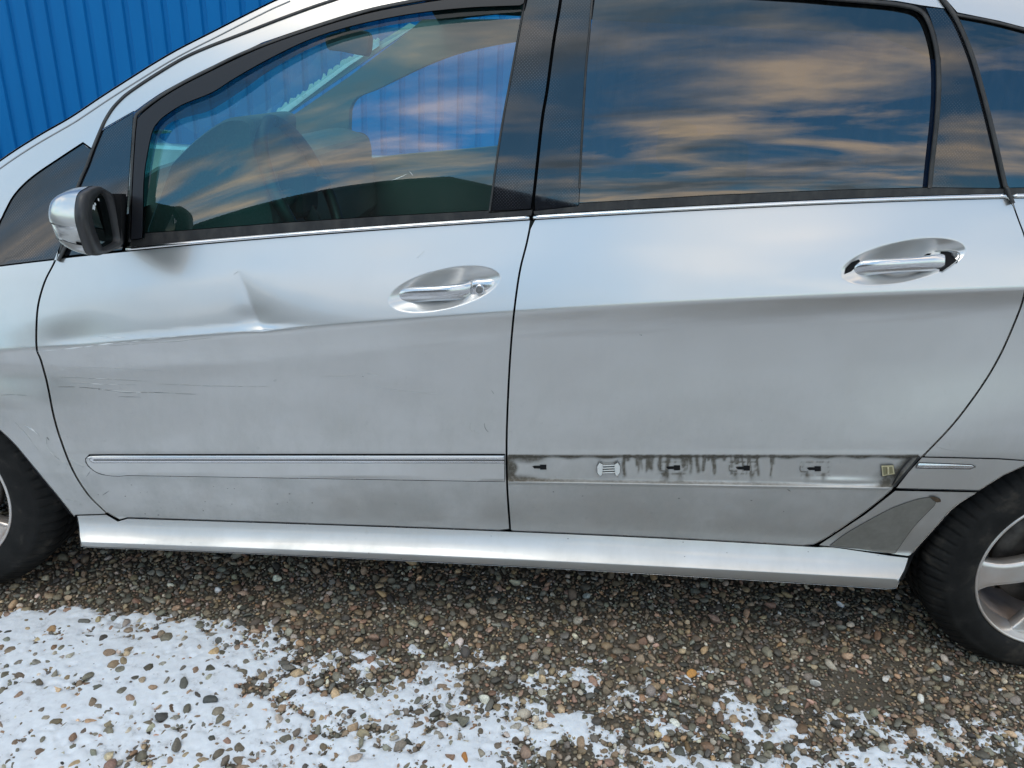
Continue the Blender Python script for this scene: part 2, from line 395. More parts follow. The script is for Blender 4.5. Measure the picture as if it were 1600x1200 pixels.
plastic, t_, b_ = M('dark_plastic', (.028, .028, .031), .42); n_ = noise(t_, 30, 5, .65, stretch=(1, 1, .3)); r_ = ramp(t_, [(.4, (.022, .022, .025, 1)), (.8, (.06, .056, .052, 1))]); lk(t_, n_.outputs[0], r_.inputs[0]); lk(t_, r_.outputs[0], b_.inputs['Base Color'])
visor_m, t_, b_ = M('visor_acrylic', (.016, .017, .021), .38, spec=.3)
trim_int, t_, b_ = M('interior_grey', (.15, .135, .12), .8)
dark_int, t_, b_ = M('interior_dark', (.02, .02, .022), .8)
head_int, t_, b_ = M('headliner', (.16, .15, .14), .9)
def applique():
    m, t, b = M('dotted_black_film', (.008, .009, .012), .06, 0, .6, .02, .6)
    c = t.nodes.new('ShaderNodeTexCoord'); s = t.nodes.new('ShaderNodeSeparateXYZ'); lk(t, c.outputs['Object'], s.inputs[0])
    k = 2*math.pi/.0065
    a = maths(t, 'SINE', maths(t, 'MULTIPLY', s.outputs[0], k)); b2 = maths(t, 'SINE', maths(t, 'MULTIPLY', s.outputs[2], k))
    d = maths(t, 'GREATER_THAN', maths(t, 'MULTIPLY', a, b2), .45)
    n = noise(t, 7, 4, .6); r = ramp(t, [(.4, g(.0)), (.65, g(1))]); lk(t, n.outputs[0], r.inputs[0])
    lk(t, mixc(t, maths(t, 'MULTIPLY', d, r.outputs[0]), (.008, .009, .012, 1), (.05, .05, .055, 1)), b.inputs['Base Color'])
    n2 = noise(t, 160, 3, .6, stretch=(1, 1, .25)); r2 = ramp(t, [(.5, g(.05)), (.85, g(.16))]); lk(t, n2.outputs[0], r2.inputs[0]); lk(t, r2.outputs[0], b.inputs['Roughness'])
    return m
film = applique()
def glass(name, tint, f0, dust=.03, streak=.05, dustcol=(.35, .34, .32, 1)):
    m = bpy.data.materials.new(name); m.use_nodes = True; t = m.node_tree; t.nodes.clear()
    o = t.nodes.new('ShaderNodeOutputMaterial'); tr = t.nodes.new('ShaderNodeBsdfTransparent'); tr.inputs[0].default_value = (*tint, 1)
    gl = t.nodes.new('ShaderNodeBsdfGlossy'); gl.inputs['Roughness'].default_value = .012
    fr = t.nodes.new('ShaderNodeLayerWeight'); fr.inputs['Blend'].default_value = .5
    f = maths(t, 'ADD', f0, maths(t, 'MULTIPLY', maths(t, 'POWER', fr.outputs['Facing'], 4.0), 1-f0), True)
    m1 = t.nodes.new('ShaderNodeMixShader'); lk(t, f, m1.inputs[0]); lk(t, tr.outputs[0], m1.inputs[1]); lk(t, gl.outputs[0], m1.inputs[2])
    df = t.nodes.new('ShaderNodeBsdfDiffuse'); df.inputs[0].default_value = dustcol
    n = noise(t, 55, 4, .65, stretch=(1.3, 1, .22)); n2 = noise(t, 5, 4, .6, stretch=(1, 1, .5))
    r = ramp(t, [(.45, g(0)), (.85, g(1))]); lk(t, n.outputs[0], r.inputs[0])
    fd = maths(t, 'ADD', dust, maths(t, 'MULTIPLY', maths(t, 'MULTIPLY', r.outputs[0], n2.outputs[0]), streak*3), True)
    m2 = t.nodes.new('ShaderNodeMixShader'); lk(t, fd, m2.inputs[0]); lk(t, m1.outputs[0], m2.inputs[1]); lk(t, df.outputs[0], m2.inputs[2]); lk(t, m2.outputs[0], o.inputs[0])
    return m
glass_f = glass('side_glass_green', (.42, .93, .88), .13, .008, .015)
glass_p = glass('privacy_glass', (.025, .04, .05), .125, .006, .02)
glass_w = glass('windscreen_glass', (.75, .92, .92), .06, .02, .01)
teal_m = glass('teal_translucent', (.10, .30, .36), .05, .01, .0)
def simple_noise_mat(name, c1, c2, scale, rough, metal=0, bumpd=0, **k):
    m, t, b = M(name, c1, rough, metal, **k); n = noise(t, scale, 6, .6); r = ramp(t, [(.35, (*c1, 1)), (.7, (*c2, 1))]); lk(t, n.outputs[0], r.inputs[0]); lk(t, r.outputs[0], b.inputs['Base Color'])
    if bumpd: bump(t, b, n.outputs[0], .5, bumpd)
    return m
def tyre_mat():
    m, t, b = M('tyre_rubber', (.02, .02, .02), .75, spec=.25)
    n = noise(t, 14, 6, .65, dist=.3); r = ramp(t, [(.4, (.006, .006, .006, 1)), (.55, (.012, .0115, .011, 1)), (.74, (.05, .043, .035, 1))]); lk(t, n.outputs[0], r.inputs[0]); lk(t, r.outputs[0], b.inputs['Base Color'])
    n2 = noise(t, 250, 3, .6); bump(t, b, n2.outputs[0], .3, .0008); return m
tyre_m = tyre_mat()
alloy = simple_noise_mat('alloy', (.66, .64, .62), (.56, .47, .41), 9, .3, .7, coat=.6)
alloy_dirty = simple_noise_mat('alloy_brake_dust', (.48, .38, .32), (.26, .19, .15), 14, .6, .3)
disc_m = simple_noise_mat('disc_steel', (.12, .11, .10), (.05, .045, .04), 30, .5, .6)

# ================================================================== LARGE STRUCTURE
# ground sheet
def ground_mat():
    m, t, b = M('gravel_soil', (.1, .09, .07), .95, spec=.2)
    n = noise(t, 4, 8, .7); v = t.nodes.new('ShaderNodeTexVoronoi'); v.inputs['Scale'].default_value = 60; c = t.nodes.new('ShaderNodeTexCoord'); lk(t, c.outputs['Object'], v.inputs['Vector'])
    n3 = noise(t, 300, 4, .7)
    r = ramp(t, [(.3, (.055, .046, .035, 1)), (.7, (.15, .128, .10, 1))]); lk(t, maths(t, 'ADD', maths(t, 'MULTIPLY', n.outputs[0], .5), maths(t, 'MULTIPLY', n3.outputs[0], .5)), r.inputs[0])
    far = mixc(t, .45, r.outputs[0], v.outputs['Color'])
    s = t.nodes.new('ShaderNodeSeparateXYZ'); geo = t.nodes.new('ShaderNodeNewGeometry'); lk(t, geo.outputs['Position'], s.inputs[0])
    ln = t.nodes.new('ShaderNodeVectorMath'); ln.operation = 'LENGTH'; lk(t, geo.outputs['Position'], ln.inputs[0])
    fr = ramp(t, [(.0, g(0)), (1, g(1))]); mr = t.nodes.new('ShaderNodeMapRange'); lk(t, ln.outputs['Value'], mr.inputs[0]); mr.inputs[1].default_value = 2.5; mr.inputs[2].default_value = 3.5
    hsv = t.nodes.new('ShaderNodeHueSaturation'); hsv.inputs['Saturation'].default_value = .25; hsv.inputs['Value'].default_value = .35; lk(t, far, hsv.inputs['Color'])
    lk(t, mixc(t, mr.outputs[0], r.outputs[0], hsv.outputs[0]), b.inputs['Base Color'])
    bump(t, b, n3.outputs[0], .6, .004); return m
soil = ground_mat()
S = 400
gr = mesh('ground', [(-S, -S, 0), (S, -S, 0), (S, S, 0), (-S, S, 0)], [(0, 1, 2, 3)], soil, smooth=False); gr['kind'] = 'structure'

# blue profiled metal wall behind the car
WY = 4.1
def blue():
    m, t, b = M('blue_sheet_metal', (.001, .11, .42), .45, 0, .0, .2, .2)
    n = noise(t, 1.2, 6, .6, stretch=(1, 1, .25)); n2 = noise(t, 25, 4, .7, stretch=(1, 1, .12))
    r = ramp(t, [(.3, (.0002, .14, .41, 1)), (.7, (.001, .175, .49, 1))]); lk(t, maths(t, 'ADD', maths(t, 'MULTIPLY', n.outputs[0], .65), maths(t, 'MULTIPLY', n2.outputs[0], .35)), r.inputs[0]); lk(t, r.outputs[0], b.inputs['Base Color']); return m
blue_m = blue()
a_ = atY(np.array([37., 158.]), np.array([14., 20.]), WY)
PITCHW = (a_[1, 0]-a_[0, 0])/4.0
X0 = a_[0, 0]
wall = emp('metal_clad_wall', (0, WY, 0), 'bright blue profiled sheet metal wall standing behind the silver car', 'wall')
screw_m, _, _ = M('screw_blue', (.01, .05, .16), .5)
WH = 5.2
k0 = -int(9.0/PITCHW); k0 -= k0 % 8; k0 = k0+(0); NP = 24
for pnl in range(NP):
    Xs = X0+(k0+pnl*8+7.05)*PITCHW
    prof = []
    for r in range(8):
        xb = Xs+r*PITCHW
        for fx, yy in ((0, 0), (.06, 0), (.13, .016), (.33, .016), (.40, 0), (.70, 0)): prof.append((xb+fx*PITCHW, yy))
    prof.append((Xs+8*PITCHW+.004, -.0008))
    prof[0] = (prof[0][0]-.006, -.0016)
    Vv = []; Fs = []
    for (x, y) in prof: Vv += [(x, WY+y, -.05), (x, WY+y, WH)]
    for i in range(len(prof)-1): Fs.append((2*i, 2*i+2, 2*i+3, 2*i+1))
    o = mesh('wall_panel', Vv, Fs, blue_m, wall, smooth=False)
mesh('backing', [(-12, WY+.05, -.05), (14, WY+.05, -.05), (14, WY+.05, WH-.02), (-12, WY+.05, WH-.02)], [(0, 1, 2, 3)], gap, wall, smooth=False)
bm = bmesh.new()
zs = atY(np.array([37.]), np.array([13.]), WY)[0, 2]
for row in (zs, zs-1.25, zs+1.25, zs-2.4):
    for i in range(-34, 60):
        x = X0+(2*i)*PITCHW+.23*PITCHW-.23*PITCHW
        if row < 0.2: continue
        mt_ = Matrix.Translation((x+.23*PITCHW*0, WY+.009, row))@Matrix.Rotation(math.pi/2, 4, 'X')
        bmesh.ops.create_cone(bm, cap_ends=True, segments=8, radius1=.011, radius2=.009, depth=.016, matrix=mt_)
me = bpy.data.meshes.new('screw_heads'); bm.to_mesh(me); bm.free(); o = link('screw_heads', me, screw_m, wall); o['kind'] = 'stuff'

# low house behind the photographer: seen mirrored in the window glass
def box_house():
    h = emp('low_house', (-5.0, -16, 0), 'low dark gabled building standing across the yard behind the camera', 'building')
    dm = simple_noise_mat('dark_timber', (.03, .028, .026), (.05, .045, .04), 3, .8)
    rf = simple_noise_mat('dark_roof', (.02, .02, .022), (.035, .035, .037), 3, .7)
    y0, y1, xl, xr, xp, ze, zp = -20., -12., -13.0, .6, -2.55, 4.2, 4.75
    V_ = [(xl, y1, 0), (xr, y1, 0), (xr, y1, 2.4), (xp, y1, zp), (xl, y1, ze), (xl, y0, 0), (xr, y0, 0), (xr, y0, 2.4), (xp, y0, zp), (xl, y0, ze)]
    o = mesh('wall', V_, [(0, 1, 2, 3, 4), (9, 8, 7, 6, 5), (0, 4, 9, 5), (1, 6, 7, 2)], dm, h, False); fixn(o)
    for a, b, za, zb in ((xl-.3, xp, ze-.04, zp), (xp, xr+.3, zp, 2.4-.04)):
        V_ = [(a, y1+.4, za+.02), (b, y1+.4, zb+.02), (b, y1+.4, zb+.14), (a, y1+.4, za+.14), (a, y0-.4, za+.02), (b, y0-.4, zb+.02), (b, y0-.4, zb+.14), (a, y0-.4, za+.14)]
        o = mesh('roof', V_, [(0, 1, 2, 3), (4, 7, 6, 5), (0, 3, 7, 4), (1, 5, 6, 2), (3, 2, 6, 7), (0, 4, 5, 1)], rf, h, False); fixn(o)
box_house()
# ================================================================== THE CAR
car = emp('parked_car', (0, .9, 0), 'silver five-door car with dented front door and missing rear door moulding, parked on gravel', 'car')
FG = dict(lip=1.0)
s_fr = cr([(92, 392), (84, 412), (70, 440), (60, 475), (57, 510), (57.5, 545), (64, 563), (74, 600), (84, 650), (96, 690), (114, 735), (138, 773), (166, 801)], 5)
s_bl = cr([(832, 336), (823, 380), (812, 425), (803, 490), (797, 560), (793, 640), (791.5, 700), (792.5, 760), (797, 827)], 6)
s_bu = cr([(882, -60), (876, 0), (865, 66), (855, 140), (847, 188), (838, 270), (831, 334)], 6)
s_ru = cr([(1440, -60), (1471, -4), (1494, 29), (1522, 97), (1551, 205), (1571, 292), (1578, 306)], 6)
s_rl = cr([(1578, 306), (1590, 340), (1602, 374), (1607, 410), (1600, 462), (1585, 505), (1560, 560), (1530, 609), (1490, 662), (1443, 712)], 6)
s_rb = cr([(1443, 712), (1420, 737), (1395, 765), (1350, 802), (1277, 851)], 5)
arch_f = cr([(-430, 660), (-330, 600), (-200, 575), (-90, 600), (-40, 636), (0, 671), (25, 695), (50, 725), (75, 755), (100, 785), (116, 806)], 5)
arch_r = cr([(1980, 860), (1940, 800), (1860, 728), (1760, 692), (1670, 698), (1600, 727), (1567, 742), (1528, 767), (1490, 792), (1462, 822), (1435, 852), (1420, 870)], 5)
def line(c, a, b, n=24, o=0.): u = np.linspace(a, b, n); return np.c_[u, c(u)+o]
def J(*a): return np.vstack([np.atleast_2d(np.array(x, float)) for x in a])
CR_ROWS = [(c_crease, [-14, -8, -5, -3, -1, 1, 3.5, 7, 12, 18, 26, 36])]

# --- underlay (dark) seen through every gap
panel('inner_shell', J(line(c_belt, -330, 1900, 60, 22), (1900, 900), arch_r+np.array([8, -3]), (1412, 905), line(c_fold, 1400, 130, 20, 3), (128, 812), (arch_f+np.array([-8, -3]))[::-1], (-380, 660)), gap, car, off=.032, step=16, flange=None)
# --- front fender
fs = offp(s_fr, 2.2)
ff = s_fr+np.c_[-1.7*np.ones(len(s_fr)), 0*s_fr[:, 0]]
panel('front_fender', J(line(c_belt, -330, 88, 14, 6), ff, (164, 802.5), (118, 804), arch_f[::-1]), paint, car, step=6, rows=CR_ROWS, flange=.03)
# --- front door
fd_top = line(c_belt, 96, 828, 30, 5)
right = s_bl[3:]+np.array([-1.6, 0])
left = s_fr+np.array([1.6, 0])
front_door = panel('front_door', J(fd_top, right, (795, 826), line(c_db, 780, 200, 20, -.8), (187, 811.5), (168, 800), left[::-1]), paint, car, step=4.5, rows=CR_ROWS, extra=[CUP1])
# --- rear door: upper skin, moulding channel, lower skin in one depth field
def chan(u, v):
    a = c_mt(u); b = c_mb(u)+1
    lip_t = sstep(0, 5, v-a); lip_b = 1-sstep(-9, 0, v-b)
    end = 1-sstep(-8, 0, u-(1392+(b-v)*.86)); st = sstep(793, 795, u)
    bulge_ = 0.35*np.exp(-((v-(b-9))/5)**2)*0
    return .0065*lip_t*lip_b*end*st-.0035*np.exp(-((u-1315)/50)**2-((v-(b-11))/5)**2)-.0022*np.exp(-((v-(b-1))/2.2)**2)*st*end
def rd_mark(u, v):
    a = c_mt(u); b = c_mb(u); r = np.zeros_like(u)
    ins = sstep(-1, 1, v-a)*(1-sstep(-2, 0, v-b))*(u < 1436)
    r += ins*(1-sstep(2, 7, v-a+2*np.sin(u/9.)))*1.0                       # dirt line along the top edge
    r += ins*sstep(-9, -4, v-b)*(1-sstep(1180, 1330, u)*.85)*(1-sstep(840, 900, u)*.25)
    # dirty left end
    r += ins*(1-sstep(796, 812, u+3*np.sin(v/3.)))*.9
    for (x, y, a_, b_2) in ((826, 716, 26, 8), (812, 750, 28, 8), (800, 732, 8, 10)):
        r += ins*np.exp(-(((u-x)/a_)**2+((v-y)/b_2)**2)**2)*.9
    # drip runs
    R_ = np.random.default_rng(3)
    xs = list(R_.uniform(975, 1215, 22))+[982, 1011, 1019, 1073, 1100, 1108, 1172, 1184, 1066, 1160]
    for x in xs:
        w = R_.uniform(1.2, 3.6); ln_ = R_.uniform(10, 45); am = R_.uniform(.35, 1)
        r += 1.7*ins*am*np.exp(-((u-x-1.2*np.sin(v/7.+x))/w)**2)*(1-sstep(ln_*.7, ln_, v-a))
    for cx_, cy_ in ((1050, 731), (1162, 731), (1274, 732)):              # ring of grime round each clip slot
        d = np.maximum(np.abs(u-cx_)/19, np.abs(v-cy_)/9.5); r += ins*np.exp(-((d-1)/.2)**2)*(.35+.5*((np.sin(u*.37+cx_)+np.sin(v*.9+cx_))>.3))
        for s in (-13, 13): r += ins*np.exp(-((u-cx_-s)/3.4)**2)*sstep(cy_+4, cy_+8, v)*(1-sstep(cy_+14, cy_+26, v))*.8
    r += ins*np.exp(-(((u-1385)/22)**2+((v-745)/12)**2)**1.5)*.7
    r += ins*sstep(1385, 1400, u+(v-735)*.9)*.8
    out = np.zeros((len(u), 4)); out[:, 0] = np.clip(r, 0, 1); out[:, 3] = 1
    return out
rd_rows = CR_ROWS+[(c_mt, [-5, -2, 0, 1.2, 2.6, 4, 5.5, 8]+list(np.arange(11, 34, 2.6))), (c_mb, [-14, -11, -9, -7, -5, -3, -2, -.8, .4, 1.8, 3.5, 6])]
rd_top = line(c_belt, 836, 1574, 40, 5)
panel('rear_door_skin', J(rd_top, s_rl[3:]+np.array([-1.5, -.7]), s_rb[1:-1]+np.array([-1.3, -1.6]), (1272, 849.5), line(c_db, 1255, 802, 20, -.8), (799, 826.7), (s_bl[3:]+np.array([1.6, 0]))[::-1]), paint_mark, car, step=4.5, rows=rd_rows, extra=[CUP2], nf=chan, col=rd_mark, label='rear door with bare dirty clip channel where its moulding is missing')
# --- rear quarter
q_l = s_rl+np.array([1.5, .4])
panel('rear_quarter_panel', J(q_l[3:], (1446, 713.5), (1560, 716), (1640, 722), (1700, 725), arch_r[:24][::-1]*1.0+np.array([0, -3.]) if False else (1760, 690), (1860, 724), (1940, 796), (1980, 860), (2080, 700), line(c_belt, 2080, 1582, 20, 5)), paint, car, step=7, rows=CR_ROWS, flange=.02)
panel('quarter_moulding', J((1441, 715), (1560, 717.8), (1640, 723), (1600, 727), (1567, 742), (1529, 765.5), (1401, 762.5), (1420, 738)), paint_clean, car, off=-.004, step=4.5, flange=.012)
panel('chrome_insert', J((1436, 723.5), (1518, 727), (1524, 729.5), (1516, 732.6), (1431.5, 731)), satin, car, off=-.0062, step=2, flange=.004, nf=lambda u, v: -.0022*np.exp(-((v-727.3-(u-1436)*.018)/2.3)**2))
panel('sill_end_panel', J((1399, 767), (1526, 769.5), arch_r[(arch_r[:, 1] > 772) & (arch_r[:, 0] < 1530)][:-1], (1418, 868.5), (1392, 865), (1340, 859), (1280, 851.5), (1352, 804)), paint_clean, car, off=.001, step=5, flange=.02)
ug = simple_noise_mat('stone_guard_film', (.155, .145, .125), (.20, .19, .17), 40, .75)
panel('stone_guard_patch', J(cr([(1297, 852.5), (1325, 832), (1380, 801), (1407, 789), (1435, 780), (1453, 777)], 4), (1464, 780), cr([(1460, 790), (1436, 814), (1418, 836), (1399, 864)], 4), (1391, 864.5), (1340, 857)), ug, car, off=-.001, step=6, flange=.003, lip=.5)
rust = simple_noise_mat('rust_chip', (.05, .035, .02), (.11, .07, .04), 90, .9)
panel('paint_chip', J((1453, 776.5), (1460, 776), (1469, 780), (1470, 784), (1464, 785), (1459, 782)), rust, car, off=-.003, step=3, flange=.002, lip=.3)
# --- sill
sill_top = J((121, 806), (166, 804.5), (184, 815), line(c_db, 200, 1275, 30, 1.8), (1300, 855), (1390, 868.5), (1419, 872))
panel('side_sill', J(sill_top, (1413, 890), (1405, 905), (1400, 918), line(c_sb, 1385, 140, 40, -1), (128, 853), (125, 838), (124, 822)), paint_sill, car, off=0.0, step=5, rows=[(c_fold, [-6, -3, -1, 1, 3, 5]), (c_sb, [-6.5, -4.5, -2.6])], flange=.10, lip=1.5)
# --- front door moulding
mo = J(cr([(150, 712.5), (139, 713.5), (134.5, 719), (140, 729), (152, 738), (168, 742.5), (185, 744)], 5), line(c_mb, 200, 788, 20, -.5), line(c_mt, 788, 160, 20, 1))
def mo_nf(u, v):
    return .0035*(1-sstep(0, 5, v-c_mt(u)))+.003*sstep(-5, 0, v-c_mb(u))
panel('side_moulding', mo, paint_clean, car, off=-.008, step=4.5, flange=.010, nf=mo_nf, lip=.8)
ribbon('moulding_shadow_line', [(175, 743.6), (155, 740), (140, 730.5), (133.6, 721), (135, 714.5), (142, 711.5), (160, 710.6), (400, 710.3), (789, 710.3)], [.8, .8, 1.0, 1.3, 1.3, 1.3], gap, car, off=-.0006, bulge=.0008, back=.002, step=6, nseg=4)  # dark ribbon drawn in as the shadow line along the moulding edge
groove_m, _, _ = M('moulding_groove', (.09, .09, .088), .4, .3)
panel('chrome_insert', J(cr([(152, 715.5), (142, 716.5), (140.5, 719.5), (146, 722.8)], 4), (788, 723.2), (788, 715.5)), satin, car, off=-.0098, step=4, flange=.003, lip=.5)
ribbon('insert_line', [(146, 719), (400, 719), (788, 719.3)], 1.2, groove_m, car, off=-.0100, bulge=.0006, back=.002, step=20, nseg=4)

# --- greenhouse
pil_out = cr([(-330, 480), (-120, 342), (0, 253), (60, 214), (112, 184), (169, 146), (262, 88), (337, 49), (400, 17), (450, -6), (560, -48), (700, -80), (900, -95)], 6)
seal_f = cr([(94, 397), (106, 340), (118, 300), (128, 275), (136, 257), (145, 232), (157, 203), (165, 186), (176, 169), (188, 156), (202, 144), (244, 116), (300, 84), (388, 49), (450, 25), (515, 2), (620, -30), (760, -52), (900, -62), (1200, -66), (1380, -60)], 6)
lowA = cr([(-330, 500), (-120, 432), (-20, 372), (0, 343), (7, 329), (22, 303), (49, 276), (97, 243), (146, 211)], 6)
panel('a_pillar_panel', J(pil_out[::-1][6:][::-1] if False else pil_out, (900, -66), offp(seal_f, -2.5)[::-1][(6*2):-(6*5)], lowA[::-1][2:], (-330, 485)), paint_clean, car, step=7, flange=.06, lip=3)
panel('cowl_corner_trim', J(lowA[:-1], (144, 216), offp(seal_f, -2)[2:30][::-1], line(c_belt, 86, -330, 16, 3.5)), film, car, off=.002, step=9, flange=.01)
drip_m, _, _ = M('pillar_seam_grey', (.28, .28, .28), .4, .5)
ribbon('pillar_seam', offp(pil_out, 8)[6:-18][::3], 1.0, drip_m, car, off=-.0005, bulge=.001, back=.001, step=10, nseg=4)
# door frame (silver) between seal and window trim
trim_out = cr([(210, 174), (235, 156), (262, 139), (319, 109), (400, 71), (419, 63), (550, 20), (637, 0), (740, -16), (868, -22)], 6)
tri_top = np.array([(161, 203), (210, 176)])
sf = offp(seal_f, 2.5)
panel('door_frame', J(sf[6*6+2:6*18], (900, -40), (868, -24), trim_out[::-1][1:], (209, 173), (162, 200)), paint_clean, car, off=.001, step=6, flange=.01)
ribbon('door_seal', seal_f[::2], 2.6, rubber, car, off=.002, bulge=.004)
# black triangle
panel('mirror_triangle', J((160, 205), (208, 177), (203, 250), (198, 320), (195, 379), line(c_belt, 190, 97, 8, 1), offp(seal_f, 2.6)[1:6*6+1]), film, car, off=.003, step=9, flange=.01)
# window trim + visor
vis_in = cr([(222, 372), (223, 330), (224, 285), (228, 250), (237, 207), (247, 190), (262, 177), (287, 162), (331, 144), (366, 122), (419, 92), (484, 61), (550, 40), (637, 22), (725, 12), (812, 8)], 6)
panel('wind_deflector', J(cr([(205, 374), (206, 330), (208, 280), (211, 230), (214, 195), (220, 180), (262, 148), (319, 117), (419, 71), (550, 28), (637, 9), (740, -6), (822, -10)], 6), (818, 5), vis_in[::-1]), visor_m, car, off=-.016, step=8, flange=.02, lip=1.5, lipd=.003)
ribbon('window_seal', [(203, 378), (205, 320), (208, 240), (211, 190), (216, 177), (262, 143.5), (319, 113), (400, 75), (550, 24), (637, 4), (740, -11), (850, -17)], 3.2, rubber, car, off=0, bulge=.006)
vis2 = cr([(226, 372), (229, 320), (235, 280), (244, 227), (254, 205), (266, 192), (295, 182), (331, 171), (380, 140), (430, 105), (506, 66), (580, 45), (680, 30), (815, 18)], 6)
panel('deflector_band', J(offp(vis_in, -3), vis2[::-1]), teal_m, car, off=-.006, step=8, flange=None)  # dark translucent teal band along the deflector's inner edge
# front window
fg = J((208, 372), (210, 300), (216, 210), (235, 165), (330, 105), (560, 15), (820, -14), (816, 22), (800, 110), (783, 210), (764, 331), line(c_belt, 764, 240, 20, -14), (215, 367))
panel('front_window', fg, glass_f, car, off=.008, step=9, flange=None)
ribbon('window_seal', [(205, 378), (320, 365), (500, 351), (640, 341), (766, 332)], [8.5, 9, 9], rubber, car, off=.001, bulge=.005, step=12) if False else None
panel('belt_seal', J((208, 366), (217, 365), (287, 360.5), (420, 350), (600, 338), (764, 329), (764, 333), (832, 328), (830, 337), line(c_belt, 828, 202, 20, -3)), rubber, car, off=-.003, step=7, flange=.01, lip=1)
# b pillar film, front door side
panel('pillar_applique', J((826, -30), (817, 22), (801, 110), (783, 210), (766, 330), (829, 326), (s_bu+np.array([-2.5, 0]))[::-1][2:], (878, -30)), film, car, off=.001, step=10, flange=.01)
ribbon('window_seal', [(824, -30), (816, 22), (800, 110), (782, 210), (765, 330)], 1.7, rubber, car, off=-.001, bulge=.003)
# b pillar film, rear door side
bp_r = cr([(929, -40), (925, 0), (920, 60), (916, 100), (910, 200), (904, 318)], 5)
panel('pillar_applique', J(bp_r, (904, 323), (836, 330), (s_bu+np.array([2.5, 0]))[::-1][2:], (884, -40)), film, car, off=.001, step=10, flange=.01)
ribbon('window_seal', bp_r[::3], 1.9, rubber, car, off=-.001, bulge=.003)
panel('pillar_underlay', J((860, -60), (850, 100), (825, 345), (850, 345), (880, 100), (900, -60)), gap, car, off=.014, step=20, flange=None)
# rear window
rw_r = cr([(1150, -12), (1250, -6), (1308, -1), (1380, 5), (1410, 9), (1432, 15), (1446, 29), (1457, 60), (1463, 95), (1464, 140), (1461, 190), (1455, 245), (1450, 294)], 6)
panel('rear_window', J((932, -20), (1150, -18), rw_r+np.array([3.5, -1]), (1452, 298), (1112, 308), (904, 321), (916, 100)), glass_p, car, off=.006, step=10, flange=None)
ribbon('window_seal', rw_r[::3]+np.array([2.5, 0]), [3.2, 3.4, 4.5, 4], rubber, car, off=-.001, bulge=.006)
panel('belt_seal', J((905, 318), (1112, 305.5), (1300, 297.5), (1449, 293.5), (1568, 295), (1572, 304), line(c_belt, 1568, 835, 30, -4), (834, 330), (904, 322)), rubber, car, off=-.003, step=7, flange=.01)
panel('pillar_applique', J((1447, 12), (1475, 14), (1489, 32), (s_ru+np.array([-4.5, 0]))[8:-4], (1564, 296), (1453, 295), (1460, 240), (1467, 190), (1471, 140), (1470, 92), (1463, 55), (1453, 25)), film, car, off=.001, step=9, flange=.01)
panel('door_frame', J((1200, -30), (1200, -18), (1308, -6), (1400, 1), (1440, 8), (1476, 13), (1466, -2), (1452, -30)), paint_clean, car, off=.0, step=7, flange=.01)
ribbon('door_seal', s_ru[::3], 4.2, rubber, car, off=-.001, bulge=.005)
panel('roof_side_panel', J((1446, -50), (1474, -6), (1496, 19), (1560, 32), (1660, 58), (1800, 90), (1980, 170), (1980, 60), (1700, -60)), paint_clean, car, off=.001, step=9, flange=.02)
ribbon('window_seal', [(1493, 23), (1560, 36), (1660, 62), (1800, 95)], 2.5, rubber, car, off=0, bulge=.004)
panel('quarter_window', J((1494, 24), (1560, 36), (1660, 62), (1800, 95), (1960, 190), (1960, 290), (1572, 294), (1550, 205), (1520, 97)), glass_p, car, off=.003, step=14, flange=None)
panel('belt_seal', J((1577, 294), (1800, 292), (1960, 290), (1960, 298), (1800, 299.5), (1581, 304)), rubber, car, off=-.002, step=8, flange=.01)
ribbon('seal_corner', [(107, 376), (99, 392), (91, 408)], 3.2, rubber, car, off=-.003, bulge=.005, step=4)
ribbon('seal_corner', [(1573, 292), (1577, 303), (1583, 318)], 3.6, rubber, car, off=-.006, bulge=.005, step=4)
# chrome belt strips
ribbon('chrome_strip', np.c_[np.linspace(196, 827, 30), c_belt(np.linspace(196, 827, 30))+.5], 3.0, chrome, car, off=-.003, bulge=.005, step=10)
ribbon('chrome_strip', np.c_[np.linspace(833, 1571, 30), c_belt(np.linspace(833, 1571, 30))+.5], 3.2, chrome, car, off=-.003, bulge=.005, step=10)
ribbon('chrome_strip', np.c_[np.linspace(1582, 1960, 16), c_belt(np.linspace(1582, 1960, 16))+.5], 3.2, chrome, car, off=-.003, bulge=.005, step=10)

# --- handles
def bar(name, pts, mat, hook=.03, label=None, parent=None, n=22, out=.030, endround=True):
    """pts: (u, vtop, vbot, proud[m])"""
    A = np.array(pts, float); s = np.linspace(0, 1, len(A)); q = np.linspace(0, 1, 34)
    A = np.c_[[np.interp(q, s, A[:, i]) for i in range(4)]].T
    for _ in range(2): A[1:-1] = (A[:-2]+2*A[1:-1]+A[2:])/4
    rings = []
    for u, vt, vb, pr in A:
        ang = np.linspace(0, 2*np.pi, n, endpoint=False); h = (vb-vt)/2; c = (vt+vb)/2
        base = float(D(np.array(u), np.array(c)+0, ) if False else HB)
        v = c-h*np.sign(np.sin(ang))*np.abs(np.sin(ang))**.85
        Y = base-pr-.009*np.cos(ang)*np.clip(h/9, .25, 1.2)
        rings.append(atY(np.full(n, u), v, Y))
    return loft(name, rings, mat, parent or car, label=label)
HB = float(D(np.array(694.), np.array(405.)))+.004
bar('door_handle', [(608, 465, 471.5, -.004), (614, 457, 473.5, .004), (628, 449.5, 473.5, .013), (650, 447.5, 472.5, .020), (672, 447, 471, .024), (700, 445, 470, .024), (725, 442.5, 468.5, .018), (736.5, 438, 469, .010)], satin)
bar('handle_cap', [(737.5, 437.5, 469.5, .012), (745, 436.2, 471, .014), (757, 435.6, 470.5, .014), (768, 435.4, 466, .013), (776, 436, 458, .011), (780, 437.5, 451, .008), (782, 440, 447, .004)], satin)
